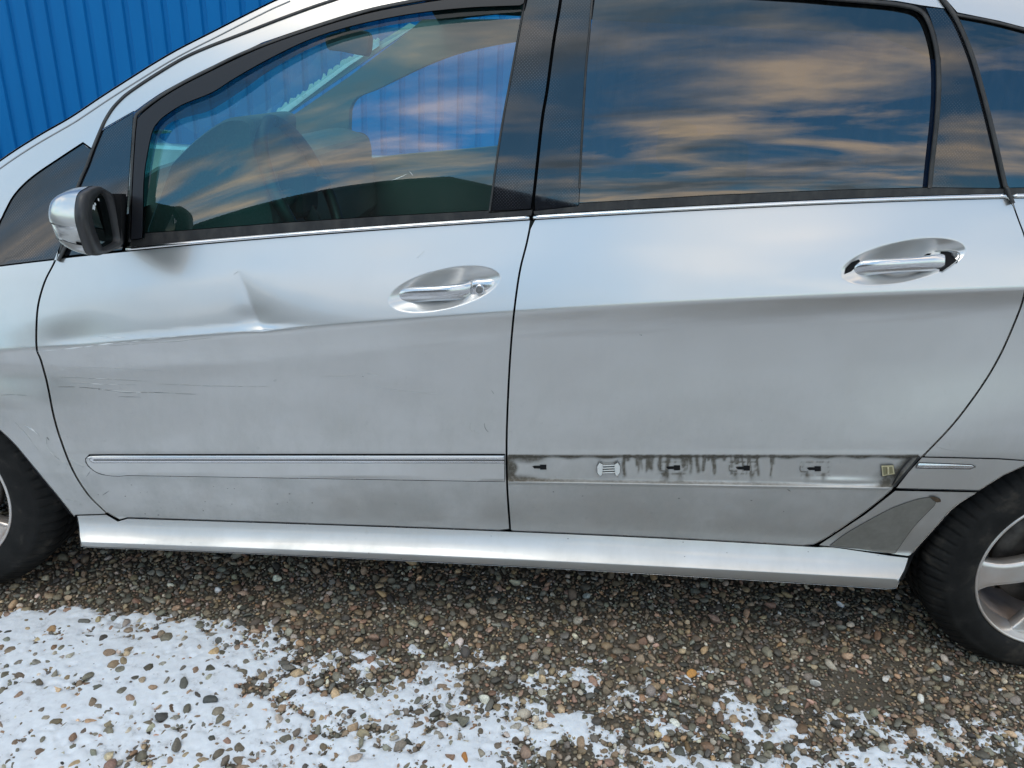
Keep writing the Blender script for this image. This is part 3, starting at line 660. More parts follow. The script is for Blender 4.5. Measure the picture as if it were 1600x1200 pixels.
c3 = atY(749.5, 452.5, HB-.0255)
bm = bmesh.new(); bmesh.ops.create_cone(bm, cap_ends=True, segments=28, radius1=.0105, radius2=.0095, depth=.008, matrix=Matrix.Translation(Vector(c3))@Matrix.Rotation(math.pi/2, 4, 'X'))
me = bpy.data.meshes.new('lock_ring'); bm.to_mesh(me); bm.free(); link('lock_ring', me, chrome, car)
lock_m = simple_noise_mat('lock_face', (.18, .18, .18), (.3, .3, .3), 200, .4, .6)
bm = bmesh.new(); bmesh.ops.create_cone(bm, cap_ends=True, segments=24, radius1=.0078, radius2=.0078, depth=.010, matrix=Matrix.Translation(Vector(c3))@Matrix.Rotation(math.pi/2, 4, 'X'))
me = bpy.data.meshes.new('lock_cylinder'); bm.to_mesh(me); bm.free(); link('lock_cylinder', me, lock_m, car)
HB = float(D(np.array(1411.), np.array(362.)))+.004
bar('door_handle', [(1321, 424, 430, -.002), (1327, 416, 433.5, .006), (1345, 406, 432, .016), (1370, 404.5, 429, .022), (1400, 403, 426.5, .026), (1435, 400.5, 424.5, .024), (1460, 397.5, 424.5, .018), (1472, 396.5, 427, .014), (1477, 398, 424, .012)], satin, label='rear door handle without its end cap')
def hole(name, poly, mat, off=-.0015, **k): return panel(name, poly, mat, car, off=off, step=3, flange=k.pop('flange', .002), lip=.3, **k)
hole('handle_hole', J((1470, 393), (1480, 393), (1489, 395), (1490, 402), (1497, 408), (1495, 411), (1489, 411), (1486, 416), (1476, 423), (1468, 424)), gap)
hole('handle_hole', J((1320, 428), (1322, 419), (1331, 410), (1342, 406), (1345, 409), (1330, 424)), gap)
hole('handle_hole', J((1444, 399), (1449, 396.5), (1455, 396), (1452, 399.5), (1446, 401)), gap)
bracket_m, _, _ = M('bracket_plastic', (.40, .40, .39), .45)
tube3('bracket_edge', P3(np.array([1462., 1474, 1484, 1493, 1499, 1500, 1494, 1484, 1472]), np.array([392.5, 391, 391, 392, 395, 401, 409, 417, 425.]), -.001), .0013, bracket_m, car, 6)
sc_ = P3(np.array(1492.), np.array(397.5), -.003)
bm = bmesh.new(); bmesh.ops.create_cone(bm, cap_ends=True, segments=16, radius1=.0055, radius2=.0042, depth=.006, matrix=Matrix.Translation(Vector(sc_))@Matrix.Rotation(math.pi/2, 4, 'X'))
me = bpy.data.meshes.new('screw_head'); bm.to_mesh(me); bm.free(); link('screw_head', me, lock_m, car)

# --- clip slots, stray clips in the channel
CH = .0050
for cx_, cy_ in ((846, 730), (1055, 731), (1164, 731.5), (1275, 732.5)):
    panel('clip_slot', J((cx_-14, cy_-1), (cx_-11, cy_-2), (cx_-2, cy_-2), (cx_-2, cy_-3.6), (cx_+7.5, cy_-3.6), (cx_+7.5, cy_+3.6), (cx_-2, cy_+3.6), (cx_-2, cy_+1.8), (cx_-11, cy_+1.8)), gap, car, off=CH, step=3, flange=.001, lip=.3)
    if cx_ > 900: ribbon('slot_rim', [(cx_-24, cy_-4.5), (cx_-24, cy_+4), (cx_-12, cy_+5)], .7, ug, car, off=CH, bulge=.0008, step=3, nseg=4)
clip_w, _, _ = M('white_clip_plastic', (.62, .62, .60), .5)
for cxx in (937.5, 964.5):
    s = -1 if cxx < 950 else 1
    panel('retaining_clip', J((cxx-4.5*s, 726), (cxx+1*s, 723), (cxx+4.5*s, 729), (cxx+4*s, 739), (cxx, 744), (cxx-3*s, 742), (cxx-4*s, 735)), clip_w, car, off=-.001, step=3, flange=.006, lip=.6)
for k in range(4): ribbon('clip_rib', [(941, 728+k*3.7), (951, 727.6+k*3.7), (961, 727.2+k*3.7)], 1.2, clip_w, car, off=.0015, bulge=.004, step=4, nseg=5)
clip_g, _, _ = M('yellowed_clip_plastic', (.20, .18, .10), .5)
gold, _, _ = M('yellowed_clip_centre', (.45, .40, .25), .4)
pg = J((1377, 727.5), (1396, 727), (1398, 740.5), (1379, 744))
panel('retaining_clip', pg, gold, car, off=.001, step=4, flange=.004, lip=.5, label='square yellowed clip left in the channel')
panel('clip_window', J((1379.5, 730), (1386, 729.7), (1386.5, 741), (1381, 742)), clip_g, car, off=.0003, step=3, flange=.001, lip=.2)
panel('clip_window', J((1389, 729.6), (1394, 729.6), (1395.5, 739), (1389.5, 740.4)), clip_g, car, off=.0003, step=3, flange=.001, lip=.2)
ribbon('clip_rib', [(1387.7, 730), (1388, 740)], 1.6, gold, car, off=-.001, bulge=.002, step=3, nseg=5)
ribbon('channel_end_seal', [(1437, 713), (1418, 736), (1397, 760)], 2.2, rubber, car, off=-.001, bulge=.004, step=5)
ribbon('channel_end_seal', [(1424, 715), (1408, 733), (1394, 758)], 1.5, rubber, car, off=.003, bulge=.003, step=5)

# --- scratches and scuffs (each a thin raised sliver of scraped paint)
scr_l, _, _ = M('scraped_pale', (.50, .50, .49), .6); scr_w, _, _ = M('scraped_white', (.66, .67, .67), .6); scr_d, _, _ = M('scraped_dark', (.20, .20, .195), .7); scr_g, _, _ = M('scuffed_grey', (.42, .42, .41), .7)
SR = random.Random(17)
def scratch(pts, w, mat):
    p = resample(cr(pts), 2.0); n = len(p)
    if n < 14: ribbon('scratch', p[::max(1, n//4)] if n > 5 else p, w, mat, car, off=-.0003, bulge=.0004, back=.0006, step=3, nseg=3); return
    W_ = np.interp(np.linspace(0, 1, n), np.linspace(0, 1, len(w)), w); i = 0
    while i < n-3:
        k = min(n-1, i+SR.randint(5, 22)); j = SR.uniform(-.6, .6)
        q = p[i:k+1]+np.array([0, j]); ww = W_[i:k+1]*SR.uniform(.5, 1.15)
        ribbon('scratch', q[::2] if len(q) > 5 else q, [ww[0]*.3, ww[len(ww)//2], ww[-1]*.3], mat, car, off=-.0003, bulge=.0004, back=.0006, step=3, nseg=3)
        i = k+SR.choice([0, 1, 1, 3])
for pts, w, mm in [
    ([(57, 549), (110, 545), (160, 538), (225, 531.5)], [.5, 1.6, .8], scr_w), ([(225, 531), (300, 523.5), (369, 518)], [.6, .8, .5], scr_w), ([(369, 518.5), (400, 515.5), (445, 514)], [.6, 1.3, .3], scr_w), ([(450, 514), (485, 512)], [.3, .5, .2], scr_w),
    ([(30, 540), (45, 543), (54, 547)], [.3, 1.2, .5], scr_w), ([(154, 525), (175, 527), (205, 528)], [.3, 1.1, .3], scr_w),
    ([(102, 575), (150, 574), (200, 577), (260, 580)], [.3, .7, .3], scr_w),
    ([(90, 605), (125, 605.5), (155, 608)], [.3, .9, .9], scr_d), ([(155, 608), (190, 612), (240, 614), (300, 616)], [1.2, 3.4, 1.4, .3], scr_g), ([(95, 590), (160, 592), (230, 596)], [.3, .9, .3], scr_g), ([(250, 600), (330, 603), (420, 604)], [.2, .8, .2], scr_g), ([(170, 540), (260, 534), (340, 528)], [.4, 1.2, .3], scr_g), ([(110, 598), (170, 601), (215, 601)], [.2, 1.3, .3], scr_l), ([(155, 608), (200, 613), (235, 613), (308, 616)], [.4, .6, .3], scr_d), ([(185, 620), (222, 621)], [.2, .5, .2], scr_d),
    ([(500, 588), (535, 588), (556, 587)], [.3, .7, .3], scr_w), ([(572, 583), (595, 588)], [.2, .6, .2], scr_w),
    ([(585, 605), (606, 608.5), (640, 612), (690, 616.5)], [.2, .8, .8, .2], scr_w),
    ([(736, 660), (734, 668), (738, 675)], [.2, .5, .2], scr_g), ([(757, 661), (758, 669), (763, 675)], [.2, .7, .3], scr_d), ([(768, 610), (772, 616)], [.2, .4, .2], scr_d),
    ([(0, 618), (20, 617), (44, 618)], [.2, .5, .2], scr_d), ([(652, 403), (663, 392)], [.2, .5, .2], scr_w),
    ([(36, 662), (52, 672), (66, 684)], [.3, 1.4, .4], scr_w), ([(22, 660), (40, 678), (60, 705)], [.3, .7, .3], scr_w),
    ([(72, 685), (74, 700), (86, 714), (108, 728)], [1.2, 3.2, 2.6, .8], scr_g), ([(73, 683), (77, 688)], [.6, 1.0, .5], scr_d), ([(110, 716), (120, 724), (131, 729)], [1, 3.2, 1], scr_g),
    ([(135, 745), (141, 736)], [.2, .5, .2], scr_d), ([(160, 774), (172, 766)], [.2, .8, .2], scr_d), ([(104, 780), (118, 783), (122, 784)], [.2, 1.2, .3], scr_g), ([(365, 429), (372, 424)], [.2, .4, .2], scr_g),
    ([(1230, 764.5), (1236, 768)], [.2, 1.2, .3], scr_d), ([(1445, 690), (1470, 700), (1500, 706)], [.2, .5, .2], scr_g), ([(403, 555), (430, 563)], [.2, .4, .2], scr_w)]:
    scratch(pts, w, mm)
def blob(cx_, cy_, r, mat, n=9, seed=0):
    R_ = random.Random(seed); p = [(cx_+r*(.6+.7*R_.random())*math.cos(a), cy_+r*(.6+.5*R_.random())*.7*math.sin(a)) for a in [2*math.pi*i/n for i in range(n)]]
    panel('paint_chip', np.array(p), mat, car, off=-.0006, step=3, flange=None)
blob(98, 577.5, 3, scr_l, seed=2); blob(568, 587, 2.2, scr_l, seed=3); blob(567, 588, 1.2, scr_d, seed=5); blob(1000, 523, 3.2, scr_l, seed=7); blob(1001, 523.5, 2.4, ug, seed=8); blob(155, 608, 2, scr_d, seed=9); blob(430, 594.5, 3, scr_g, seed=4)
Rr = random.Random(11)
for i in range(26):
    u = Rr.choice([Rr.uniform(160, 780), Rr.uniform(820, 1250), Rr.uniform(150, 500)]); v = Rr.uniform(757, 805); blob(u, v, Rr.uniform(.8, 1.7), scr_d, 6, i+20)
for i in range(14): blob(Rr.uniform(200, 1380), float(c_db(Rr.uniform(200, 1300)))+Rr.uniform(8, 26), Rr.uniform(.7, 1.5), scr_d, 6, i+60)

# --- door mirror
bx = -.79
mir = emp('side_mirror', (0, 0, 0), '', ''); del mir['label']; del mir['category']; mir.parent = car; mir.location = (0, 0, 0); mir.matrix_parent_inverse = Matrix.Translation((0, -.9, 0))
def linkm(o): o.parent = mir; o.matrix_parent_inverse = Matrix.Identity(4); return o
rim_px = cr([(146, 292), (154, 291), (161, 294), (176, 305), (181, 325), (186, 347), (190, 372), (190, 381), (184, 388), (167, 395), (152, 399.5), (142, 396), (134, 376), (128, 356), (125, 338), (126, 318), (131, 302), (146, 292)], 5)[:-1]
gl_px = cr([(152, 303), (162, 300.5), (171, 310), (177, 330), (181, 350), (184.5, 374), (178, 382), (160, 388), (150, 370), (143, 348), (141, 335), (143, 316), (152, 303)], 5)[:-1]
R0 = atX(rim_px[:, 0], rim_px[:, 1], bx); G0 = atX(gl_px[:, 0], gl_px[:, 1], bx)
m_ = len(R0); idx = np.linspace(0, len(G0), m_, endpoint=False); ctr = R0.mean(0)
def dome(a0, a1, zlo, zhi, mat, name, scale=1.0, label=None, depth=.100):
    rings = []
    for ph in np.linspace(a0, a1, 12):
        s = math.cos(ph)**.8 if ph < 1.5 else .03
        c = ctr+np.array([0, .01*math.sin(ph), 0]); r = c+(R0-ctr)*max(s, .02)*scale; r[:, 0] = bx-depth*scale*math.sin(ph)
        rings.append(r)
    rings = np.array(rings); V_ = rings.reshape(-1, 3); Fs = []
    for i in range(len(rings)-1):
        for k in range(m_):
            j = (k+1) % m_; f = (i*m_+k, i*m_+j, (i+1)*m_+j, (i+1)*m_+k); z = V_[list(f), 2].mean()
            if zlo <= z < zhi: Fs.append(f)
    o = mesh(name, V_, Fs, mat, None, True, None, label); bm = bmesh.new(); bm.from_mesh(o.data); bmesh.ops.delete(bm, geom=[v for v in bm.verts if not v.link_faces], context='VERTS'); bmesh.ops.recalc_face_normals(bm, faces=bm.faces); bm.to_mesh(o.data); bm.free()
    return linkm(o)
zt = atX(np.array([105.]), np.array([352.]), bx-.04)[0, 2]; zb = atX(np.array([112.]), np.array([377.]), bx-.04)[0, 2]
dome(.12, 1.56, zt+.002, 9, paint_clean, 'mirror_cap'); dome(.12, 1.56, -9, zb-.001, paint_clean, 'mirror_cap')
lens_m, t_, b_ = M('indicator_lens', (.75, .75, .75), .12, .55, 1, .02); n_ = noise(t_, 25, 2, .5, stretch=(1, 1, 3)); r_ = ramp(t_, [(.35, g(.25)), (.5, g(.7)), (.65, g(.9))]); lk(t_, n_.outputs[0], r_.inputs[0]); lk(t_, r_.outputs[0], b_.inputs['Base Color'])
dome(.12, 1.56, zb, zt-.001, lens_m, 'indicator_lens', .985)
dome(.05, 1.56, -9, 9, gap, 'mirror_shell', .95)
# black housing collar, bezel and glass
col_ = [ctr+(R0-ctr)*.97+np.array([-.012, 0, 0]), R0+np.array([-.006, 0, 0]), R0, ctr+(R0-ctr)*.97+np.array([.004, 0, 0])]
Gi = []
for k in range(m_):
    a = k/m_*len(G0); i = int(a) % len(G0); Gi.append(G0[i]*(1-a % 1)+G0[(i+1) % len(G0)]*(a % 1))
Gi = np.array(Gi)
# align ring starts by angle
col_ += [Gi+np.array([.004, 0, 0]), Gi+np.array([-.014, 0, 0])]
o = loft('mirror_housing', col_, plastic, None, caps=False); linkm(o)
gm, _, _ = M('mirror_glass', (.07, .10, .10), .03, 1.0)
o = mesh('mirror_glass', Gi+np.array([-.011, 0, 0]), [tuple(range(m_))], gm, None, False); fixn(o); linkm(o)
frost = simple_noise_mat('frost', (.75, .8, .82), (.9, .92, .93), 60, .8)
for (a, b, rr) in ((146.5, 324, .006), (154, 312, .003), (148.5, 319, .004)):
    c = atX(np.array([a]), np.array([b]), bx-.009)[0]; R_ = random.Random(a); pts = [(c[0], c[1]+rr*(.5+.7*R_.random())*math.cos(q), c[2]+rr*(.6+.9*R_.random())*math.sin(q)) for q in np.linspace(0, 2*np.pi, 11)[:-1]]
    o = mesh('frost_patch', pts, [tuple(range(10))], frost, None, False); linkm(o)
# mirror foot
ft = [atY(np.array([178., 197, 196, 178]), np.array([303., 303, 380, 384]), y) for y in (float(P3(np.array(200.), np.array(345.))[1])+.01, .015)]
o = loft('mirror_foot', [ft[0], ft[1]+np.array([-.01, 0, 0])], gap, None, smooth=False); linkm(o)

# --- wheels
def wheel(cx_, y0, rot, label, sgn=1):
    """sgn=1: outer face towards -Y (near side)"""
    w = emp('wheel', (0, 0, 0), '', ''); del w['label']; del w['category']; w['label'] = label; w.parent = car; w.matrix_parent_inverse = Matrix.Translation((0, -.9, 0)); w.location = (0, 0, 0)
    c = np.array([cx_, y0, .312])
    def lw(o): o.parent = w; o.matrix_parent_inverse = Matrix.Identity(4); return o
    def rev(name, prof, mat, n=120, dr=None):
        A = np.linspace(0, 2*np.pi, n, endpoint=False); rings = []
        for a in A:
            pr = np.array(prof, float).copy()
            if dr is not None: pr[:, 0] += dr(a, pr)
            rings.append(np.c_[c[0]+pr[:, 0]*math.cos(a), c[1]+sgn*pr[:, 1], c[2]+pr[:, 0]*math.sin(a)])
        rings.append(rings[0]); return lw(loft(name, rings, mat, None, caps=False, closed=False))
    R_ = .316
    prof = [(.206, .020), (.214, .008), (.222, .003), (.232, .0), (.245, -.002), (.262, -.001), (.274, .004), (.276, .0035), (.284, .009), (.294, .018), (.300, .026), (.306, .034), (.310, .040), (.3125, .046), (.315, .056), (.316, .068), (.3165, .078), (.308, .080), (.308, .087), (.3165, .089), (.317, .105), (.317, .118), (.308, .120), (.308, .128), (.317, .130), (.3165, .15), (.3165, .17), (.308, .172), (.308, .178), (.316, .18), (.312, .198), (.30, .21), (.27, .222), (.22, .215), (.205, .2)]
    def groove(a, pr):
        k = (a*68/(2*np.pi)) % 1; cut = (k < .24); y = pr[:, 1]
        sh = np.where((y > .016) & (y < .075) & (pr[:, 0] > .29), -.0055 if cut else 0, 0.)
        k2 = ((a*68/(2*np.pi))+.5) % 1
        return sh+np.where((y > .085) & (y < .12) & (pr[:, 0] > .312), -.006 if k2 < .2 else 0, 0.)
    rev('tyre', prof, tyre_m, 544, groove)
    rev('rim', [(.207, .024), (.2150, .014), (.2158, .008), (.2135, .004), (.2095, .005), (.2075, .010), (.203, .022), (.196, .050), (.190, .10), (.190, .19), (.21, .2)], alloy, 120)
    rev('barrel', [(.1945, .060), (.188, .10), (.186, .19)], alloy_dirty, 96)
    rev('brake_disc', [(.0, .10), (.07, .10), (.075, .075), (.14, .075), (.14, .095), (.0, .11)], disc_m, 72)
    rev('hub_cap', [(.0, .030), (.028, .031), (.036, .034), (.04, .05), (.04, .07)], alloy, 40)
    for i in range(5):
        a0 = rot+i*2*math.pi/5; rings = []
        for s in np.linspace(0, 1, 12):
            r = .03+s*.1755; hw_ = lerp(.034, .030, min(1, s*2)) if s < .6 else .030+.024*((s-.6)/.4)**2.2
            yy = .040-.018*math.sin(s*math.pi*.9)+(.0 if s < .85 else -.008*(s-.85)/.15)
            sec = [(-1, .030), (-1, .006), (-.9, .0015), (-.6, .0), (0, .003), (.6, .0), (.9, .0015), (1, .006), (1, .030)]
            ring = []
            for (k, dy_) in sec:
                x = r*math.cos(a0)-k*hw_*math.sin(a0); z = r*math.sin(a0)+k*hw_*math.cos(a0); q = math.hypot(x, z)
                if q > .2065: x *= .2065/q; z *= .2065/q
                ring.append((c[0]+x, c[1]+sgn*(yy+dy_), c[2]+z))
            rings.append(np.array(ring))
        lw(loft('spoke', rings, alloy, None, caps=True))
    return w
wheel(-1.389, .022, math.radians(30), 'front wheel with brown dusty sidewall')
wheel(1.389, .022, math.radians(192), 'rear wheel with brake-dusted spoked rim')
wheel(-1.389, 1.75, .3, 'far side front wheel', -1)
wheel(1.389, 1.75, .8, 'far side rear wheel', -1)
# arch liners: barrels behind the arches
for cx_, cz_ in ((-1.389, .33), (1.389, .33)):
    A = np.linspace(-.15, math.pi+.15, 40); rings = []
    for y, r in ((.085, .375), (.10, .40), (.30, .40), (.33, .38), (.33, 0.02)):
        rings.append(np.array([(cx_+r*math.cos(a), y, cz_+r*math.sin(a)) for a in A]))
    loft('arch_liner', rings, gap, car, caps=False, closed=False)
# --- hidden body: floor, roof, far side, seats
box('floor_pan', (-1.0, .10, .20), (1.0, 1.68, .26), gap, car)
box('floor_pan', (-1.85, .36, .22), (-1.0, 1.42, .30), gap, car); box('floor_pan', (1.0, .36, .22), (1.9, 1.42, .30), gap, car)
rail = P3(np.linspace(560, 1980, 20), np.interp(np.linspace(560, 1980, 20), [560, 700, 900, 1440, 1700, 1980], [-46, -78, -92, -92, -58, 60]), .02)
FY = 1.46
rg = [np.array([lerp(p, np.array([p[0], FY, min(p[2], 1.56)]), s)+np.array([0, 0, .06*math.sin(s*math.pi)]) for s in np.linspace(0, 1, 9)]) for p in rail]
loft('roof', rg, paint_clean, car, caps=False, closed=False)
rg2 = [r+np.array([0, 0, -.03]) for r in rg]; loft('headliner', rg2, head_int, car, caps=False, closed=False)
# windscreen: from near pillar edge to far pillar
nearp = P3(pil_out[::4][:13, 0], pil_out[::4][:13, 1], .03)
fx = np.interp(np.linspace(0, 1, 13), [0, .35, 1], [300, 440, 640]); fv = np.interp(fx, [300, 440, 545, 592, 640], [268, 172, 96, 72, 45]); farp = atY(fx, fv, 1.50)
rg = [np.array([lerp(a, b, s)+np.array([-.12*math.sin(s*math.pi), 0, .0]) for s in np.linspace(0, 1, 9)]) for a, b in zip(nearp, farp)]
loft('windscreen', rg, glass_w, car, caps=False, closed=False)
# far pillar with snow on it
def slab(name, poly, y, th, mat, label=None):
    p = dens(np.array(poly, float), 12); a = atY(p[:, 0], p[:, 1], y); b = a+np.array([0, th, 0])
    r = delaunay_2d_cdt([Vector((float(x), float(z))) for x, _, z in a], [], [list(range(len(a)))], 1, 1e-6)
    if len(r[0]) != len(a): pass
    q = np.array([tuple(x) for x in r[0]]); n = len(q); A_ = np.c_[q[:, 0], np.full(n, y), q[:, 1]]; B_ = A_+np.array([0, th, 0])
    Fs = [tuple(f) for f in r[2]]+[tuple(i+n for i in f[::-1]) for f in r[2]]
    m = min(n, len(a))
    for i in range(len(a)):
        j = (i+1) % len(a); Fs.append((i, j, j+n, i+n))
    o = mesh(name, np.vstack([A_, B_]), Fs, mat, car, False, None, label); fixn(o); return o
opening = cr([(800, 226), (776, 229), (700, 236), (620, 243), (558, 250), (546, 240), (545, 187), (548, 166), (560, 151), (587, 140), (624, 122), (676, 98), (729, 80), (805, 65), (900, 56)], 5)
slab('far_door', J((900, 226), opening, (900, 30), (660, 30), (640, 48), (545, 120), (440, 192), (380, 240), (200, 330), (200, 520), (900, 520)), 1.47, .05, trim_int)
pal, _, _ = M('far_pillar_silver', (.5, .55, .55), .4, .4)
slab('far_pillar', J((300, 284), (440, 184), (545, 112), (600, 74), (650, 40), (640, 36), (592, 66), (545, 95), (440, 172), (300, 270)), 1.54, .03, pal)
snow_m, t_, b_ = M('snow', (.80, .84, .90), .65, spec=.3); n1_ = noise(t_, 55, 7, .75); n0_ = noise(t_, 9, 5, .6); r_ = ramp(t_, [(.33, (.34, .34, .34, 1)), (.44, (.66, .69, .73, 1)), (.7, (.77, .81, .85, 1))]); lk(t_, maths(t_, 'ADD', maths(t_, 'MULTIPLY', n1_.outputs[0], .6), maths(t_, 'MULTIPLY', n0_.outputs[0], .4)), r_.inputs[0]); lk(t_, r_.outputs[0], b_.inputs['Base Color'])
b_.inputs['Subsurface Weight'].default_value = .15; b_.inputs['Subsurface Radius'].default_value = (.01, .012, .015)
n_ = noise(t_, 500, 4, .7); bump(t_, b_, n_.outputs[0], .5, .0015)
Rr = random.Random(5); up_ = []; lo_ = []
for i in range(60):
    s = i/59; u = lerp(432, 592, s); b0 = float(np.interp(u, [432, 545, 592], [186, 101, 70])); up_.append((u, b0-9-6*Rr.random()-2*math.sin(i*1.7))); lo_.append((u, b0+2))
slab('snow_line', J(up_, lo_[::-1]), 1.52, .02, snow_m, 'snow lying along the far windscreen pillar')
slab('snow_line', J((236, 205), (245, 203), (262, 205), (261, 208), (246, 209), (237, 208)), .25, .02, snow_m)
# dashboard, cowl, steering wheel, mirror
def extr(name, poly, y0, y1, mat, inset=0, label=None):
    p = cr(list(poly)+[poly[0]], 3)[:-1]; a = atY(p[:, 0], p[:, 1], y0); c = a.mean(0)
    rings = [c+(a-c)*.93+np.array([0, 0, 0]), a+np.array([0, .02, 0])]
    a2 = a.copy(); a2[:, 1] = y1; rings += [a2]
    o = loft(name, rings, mat, car, smooth=False); return o
dash_m = simple_noise_mat('dash_grain', (.10, .09, .08), (.13, .12, .11), 200, .6)
wheel_m = simple_noise_mat('wheel_leather', (.015, .014, .013), (.02, .019, .018), 200, .5)
extr('dashboard', [(150, 330), (240, 262), (340, 240), (400, 228), (440, 236), (470, 252), (478, 300), (470, 420), (200, 420)], .62, 1.44, dash_m)
extr('instrument_cowl', [(262, 258), (300, 220), (344, 189), (371, 183), (388, 187), (394, 200), (396, 225), (420, 300), (420, 400), (230, 400)], .30, .62, dash_m)
C0 = atY(475., 300., .44)
th = np.linspace(0, 2*np.pi, 49); tilt = math.radians(24)
ring_pts = [C0+np.array([-.185*math.sin(tilt)*-math.cos(a)*-1, .185*math.sin(a), .185*math.cos(a)*math.cos(tilt)]) for a in th]
tube3('steering_wheel', ring_pts, .016, wheel_m, car, 14)
for a in (math.pi*.5, math.pi, math.pi*1.5):
    tube3('wheel_spoke', [C0+np.array([-.02, 0, 0]), C0+np.array([.185*math.sin(tilt)*-math.cos(a)*.98, .182*math.sin(a), .182*math.cos(a)*math.cos(tilt)])], .02, dark_int, car, 8)
box('wheel_hub', tuple(C0-np.array([.05, .07, .06])), tuple(C0+np.array([.02, .07, .06])), dark_int, car, .02)
def rmir(px, y, mat, name, th_=.035):
    p = cr(px+[px[0]], 4)[:-1]; a = atY(p[:, 0], p[:, 1], y); c = a.mean(0)
    loft(name, [c+(a-c)*.9, a+np.array([0, .006, 0]), a+np.array([0, th_, 0]), c+(a-c)*.8+np.array([0, th_+.01, 0])], mat, car, smooth=False)
rmir([(507, 62), (512, 55), (540, 48), (565, 47), (577, 54), (578, 72), (574, 86), (566, 87), (530, 80), (512, 77)], .86, dark_int, 'rear_view_mirror')
tube3('mirror_stalk', [atY(545., 52., .89), atY(535., 20., .95)], .008, dark_int, car, 8)
rmir([(538, 214), (548, 209), (560, 210), (570, 220), (571, 240), (564, 248), (545, 247), (537, 244)], 1.60, dark_int, 'far_side_mirror', .08)
slab('far_side_mirror_glass', J((553, 214), (561, 216), (566, 243), (559, 245)), 1.59, .004, snow_m)
seat_m = simple_noise_mat('seat_cloth', (.035, .035, .038), (.055, .055, .058), 300, .9)
for y0 in (.24, .92):
    loft('front_seat', [np.array([(x, y, z) for (x, z) in prof_]) for y, prof_ in [(y0, [(.22, .42), (.34, .42), (.50, 1.0), (.42, 1.03)]), (y0+.03, [(.18, .40), (.38, .40), (.54, 1.03), (.42, 1.06)]), (y0+.45, [(.18, .40), (.38, .40), (.54, 1.03), (.42, 1.06)]), (y0+.48, [(.22, .42), (.34, .42), (.50, 1.0), (.42, 1.03)])]], seat_m, car)
    box('headrest', (.47, y0+.11, 1.07), (.57, y0+.37, 1.22), seat_m, car, .03)
    box('seat_cushion', (-.28, y0, .34), (.30, y0+.48, .50), seat_m, car, .05)
box('rear_seat', (1.05, .22, .30), (1.25, 1.42, 1.02), seat_m, car, .04)
box('bulkhead', (-1.25, .16, .28), (-1.12, 1.45, .93), gap, car, .02)
box('tailgate_inner', (1.95, .25, .3), (2.0, 1.4, 1.2), gap, car, .02)
# bonnet closing the front
bl = P3(np.linspace(-330, 60, 10), c_belt(np.linspace(-330, 60, 10))+2, .03)
rg = [np.array([lerp(p, np.array([p[0], 1.62, p[2]]), s)+np.array([0, 0, .05*math.sin(s*math.pi)]) for s in np.linspace(0, 1, 9)]) for p in bl]
loft('bonnet', rg, paint_clean, car, caps=False, closed=False)
# far body side below the windows
box('far_body_side', (-2.0, 1.66, .55), (2.1, 1.74, 1.0), paint_clean, car, .02); box('far_body_side', (-1.0, 1.66, .25), (1.0, 1.74, .55), paint_clean, car, .02)
# glass scratches
gs, _, _ = M('glass_scratch', (.85, .85, .82), .5)
for pts in ([(612, 282), (625, 277), (636, 272)], [(640, 268), (645, 274)]): ribbon('scratch', pts, [.2, .6, .2], gs, car, off=.007, bulge=.0005, step=4, nseg=3)

# ================================================================== GROUND DETAIL: snow, gravel
TU = np.array([-400, 0, 100, 200, 300, 400, 500, 600, 700, 800, 1000, 1200, 1400, 1600, 2000.])
TV = np.array([925, 945, 960, 985, 1010, 1040, 1075, 1110, 1150, 1200, 1500.])
TM = np.array([
 [0, 0, 0, 0, 0, 0, 0, 0, 0, 0, 0, 0, 0, 0, 0],
 [.1, .1, .35, .3, .05, 0, 0, 0, 0, 0, 0, 0, 0, 0, 0],
 [.9, .75, .85, .85, .55, .1, 0, 0, 0, 0, 0, 0, 0, 0, 0],
 [1, 1, .95, .95, .95, .6, .3, .08, 0, 0, 0, 0, 0, 0, 0],
 [1, 1, .95, .95, .9, .8, .62, .42, .2, .05, .0, 0, 0, 0, 0],
 [1, 1, .95, .95, .92, .85, .72, .52, .50, .48, .35, .02, 0, 0, 0],
 [1, .95, .92, .92, .9, .85, .72, .6, .62, .62, .46, .16, .02, 0, 0],
 [1, .95, .92, .92, .88, .82, .7, .62, .66, .66, .5, .42, .38, .1, 0],
 [1, .95, .92, .92, .88, .84, .72, .66, .72, .70, .56, .54, .52, .42, .3],
 [1, .95, .9, .9, .88, .84, .74, .70, .75, .72, .62, .66, .56, .5, .4],
 [1, .95, .9, .9, .88, .84, .74, .70, .75, .72, .62, .66, .56, .5, .4]])
TM[4:, 6:] = np.clip(TM[4:, 6:]-.015, 0, 1); TM[8:, 10:] += .05
def cov(x, y):
    u, v = proj(np.c_[x, y, 0*x+.004]); u = np.clip(u, TU[0], TU[-1]-1e-3); v = np.clip(v, TV[0], TV[-1]-1e-3)
    i = np.clip(np.searchsorted(TU, u, 'right')-1, 0, len(TU)-2); j = np.clip(np.searchsorted(TV, v, 'right')-1, 0, len(TV)-2)
    a = (u-TU[i])/(TU[i+1]-TU[i]); b = (v-TV[j])/(TV[j+1]-TV[j])
    return TM[j, i]*(1-a)*(1-b)+TM[j, i+1]*a*(1-b)+TM[j+1, i]*(1-a)*b+TM[j+1, i+1]*a*b
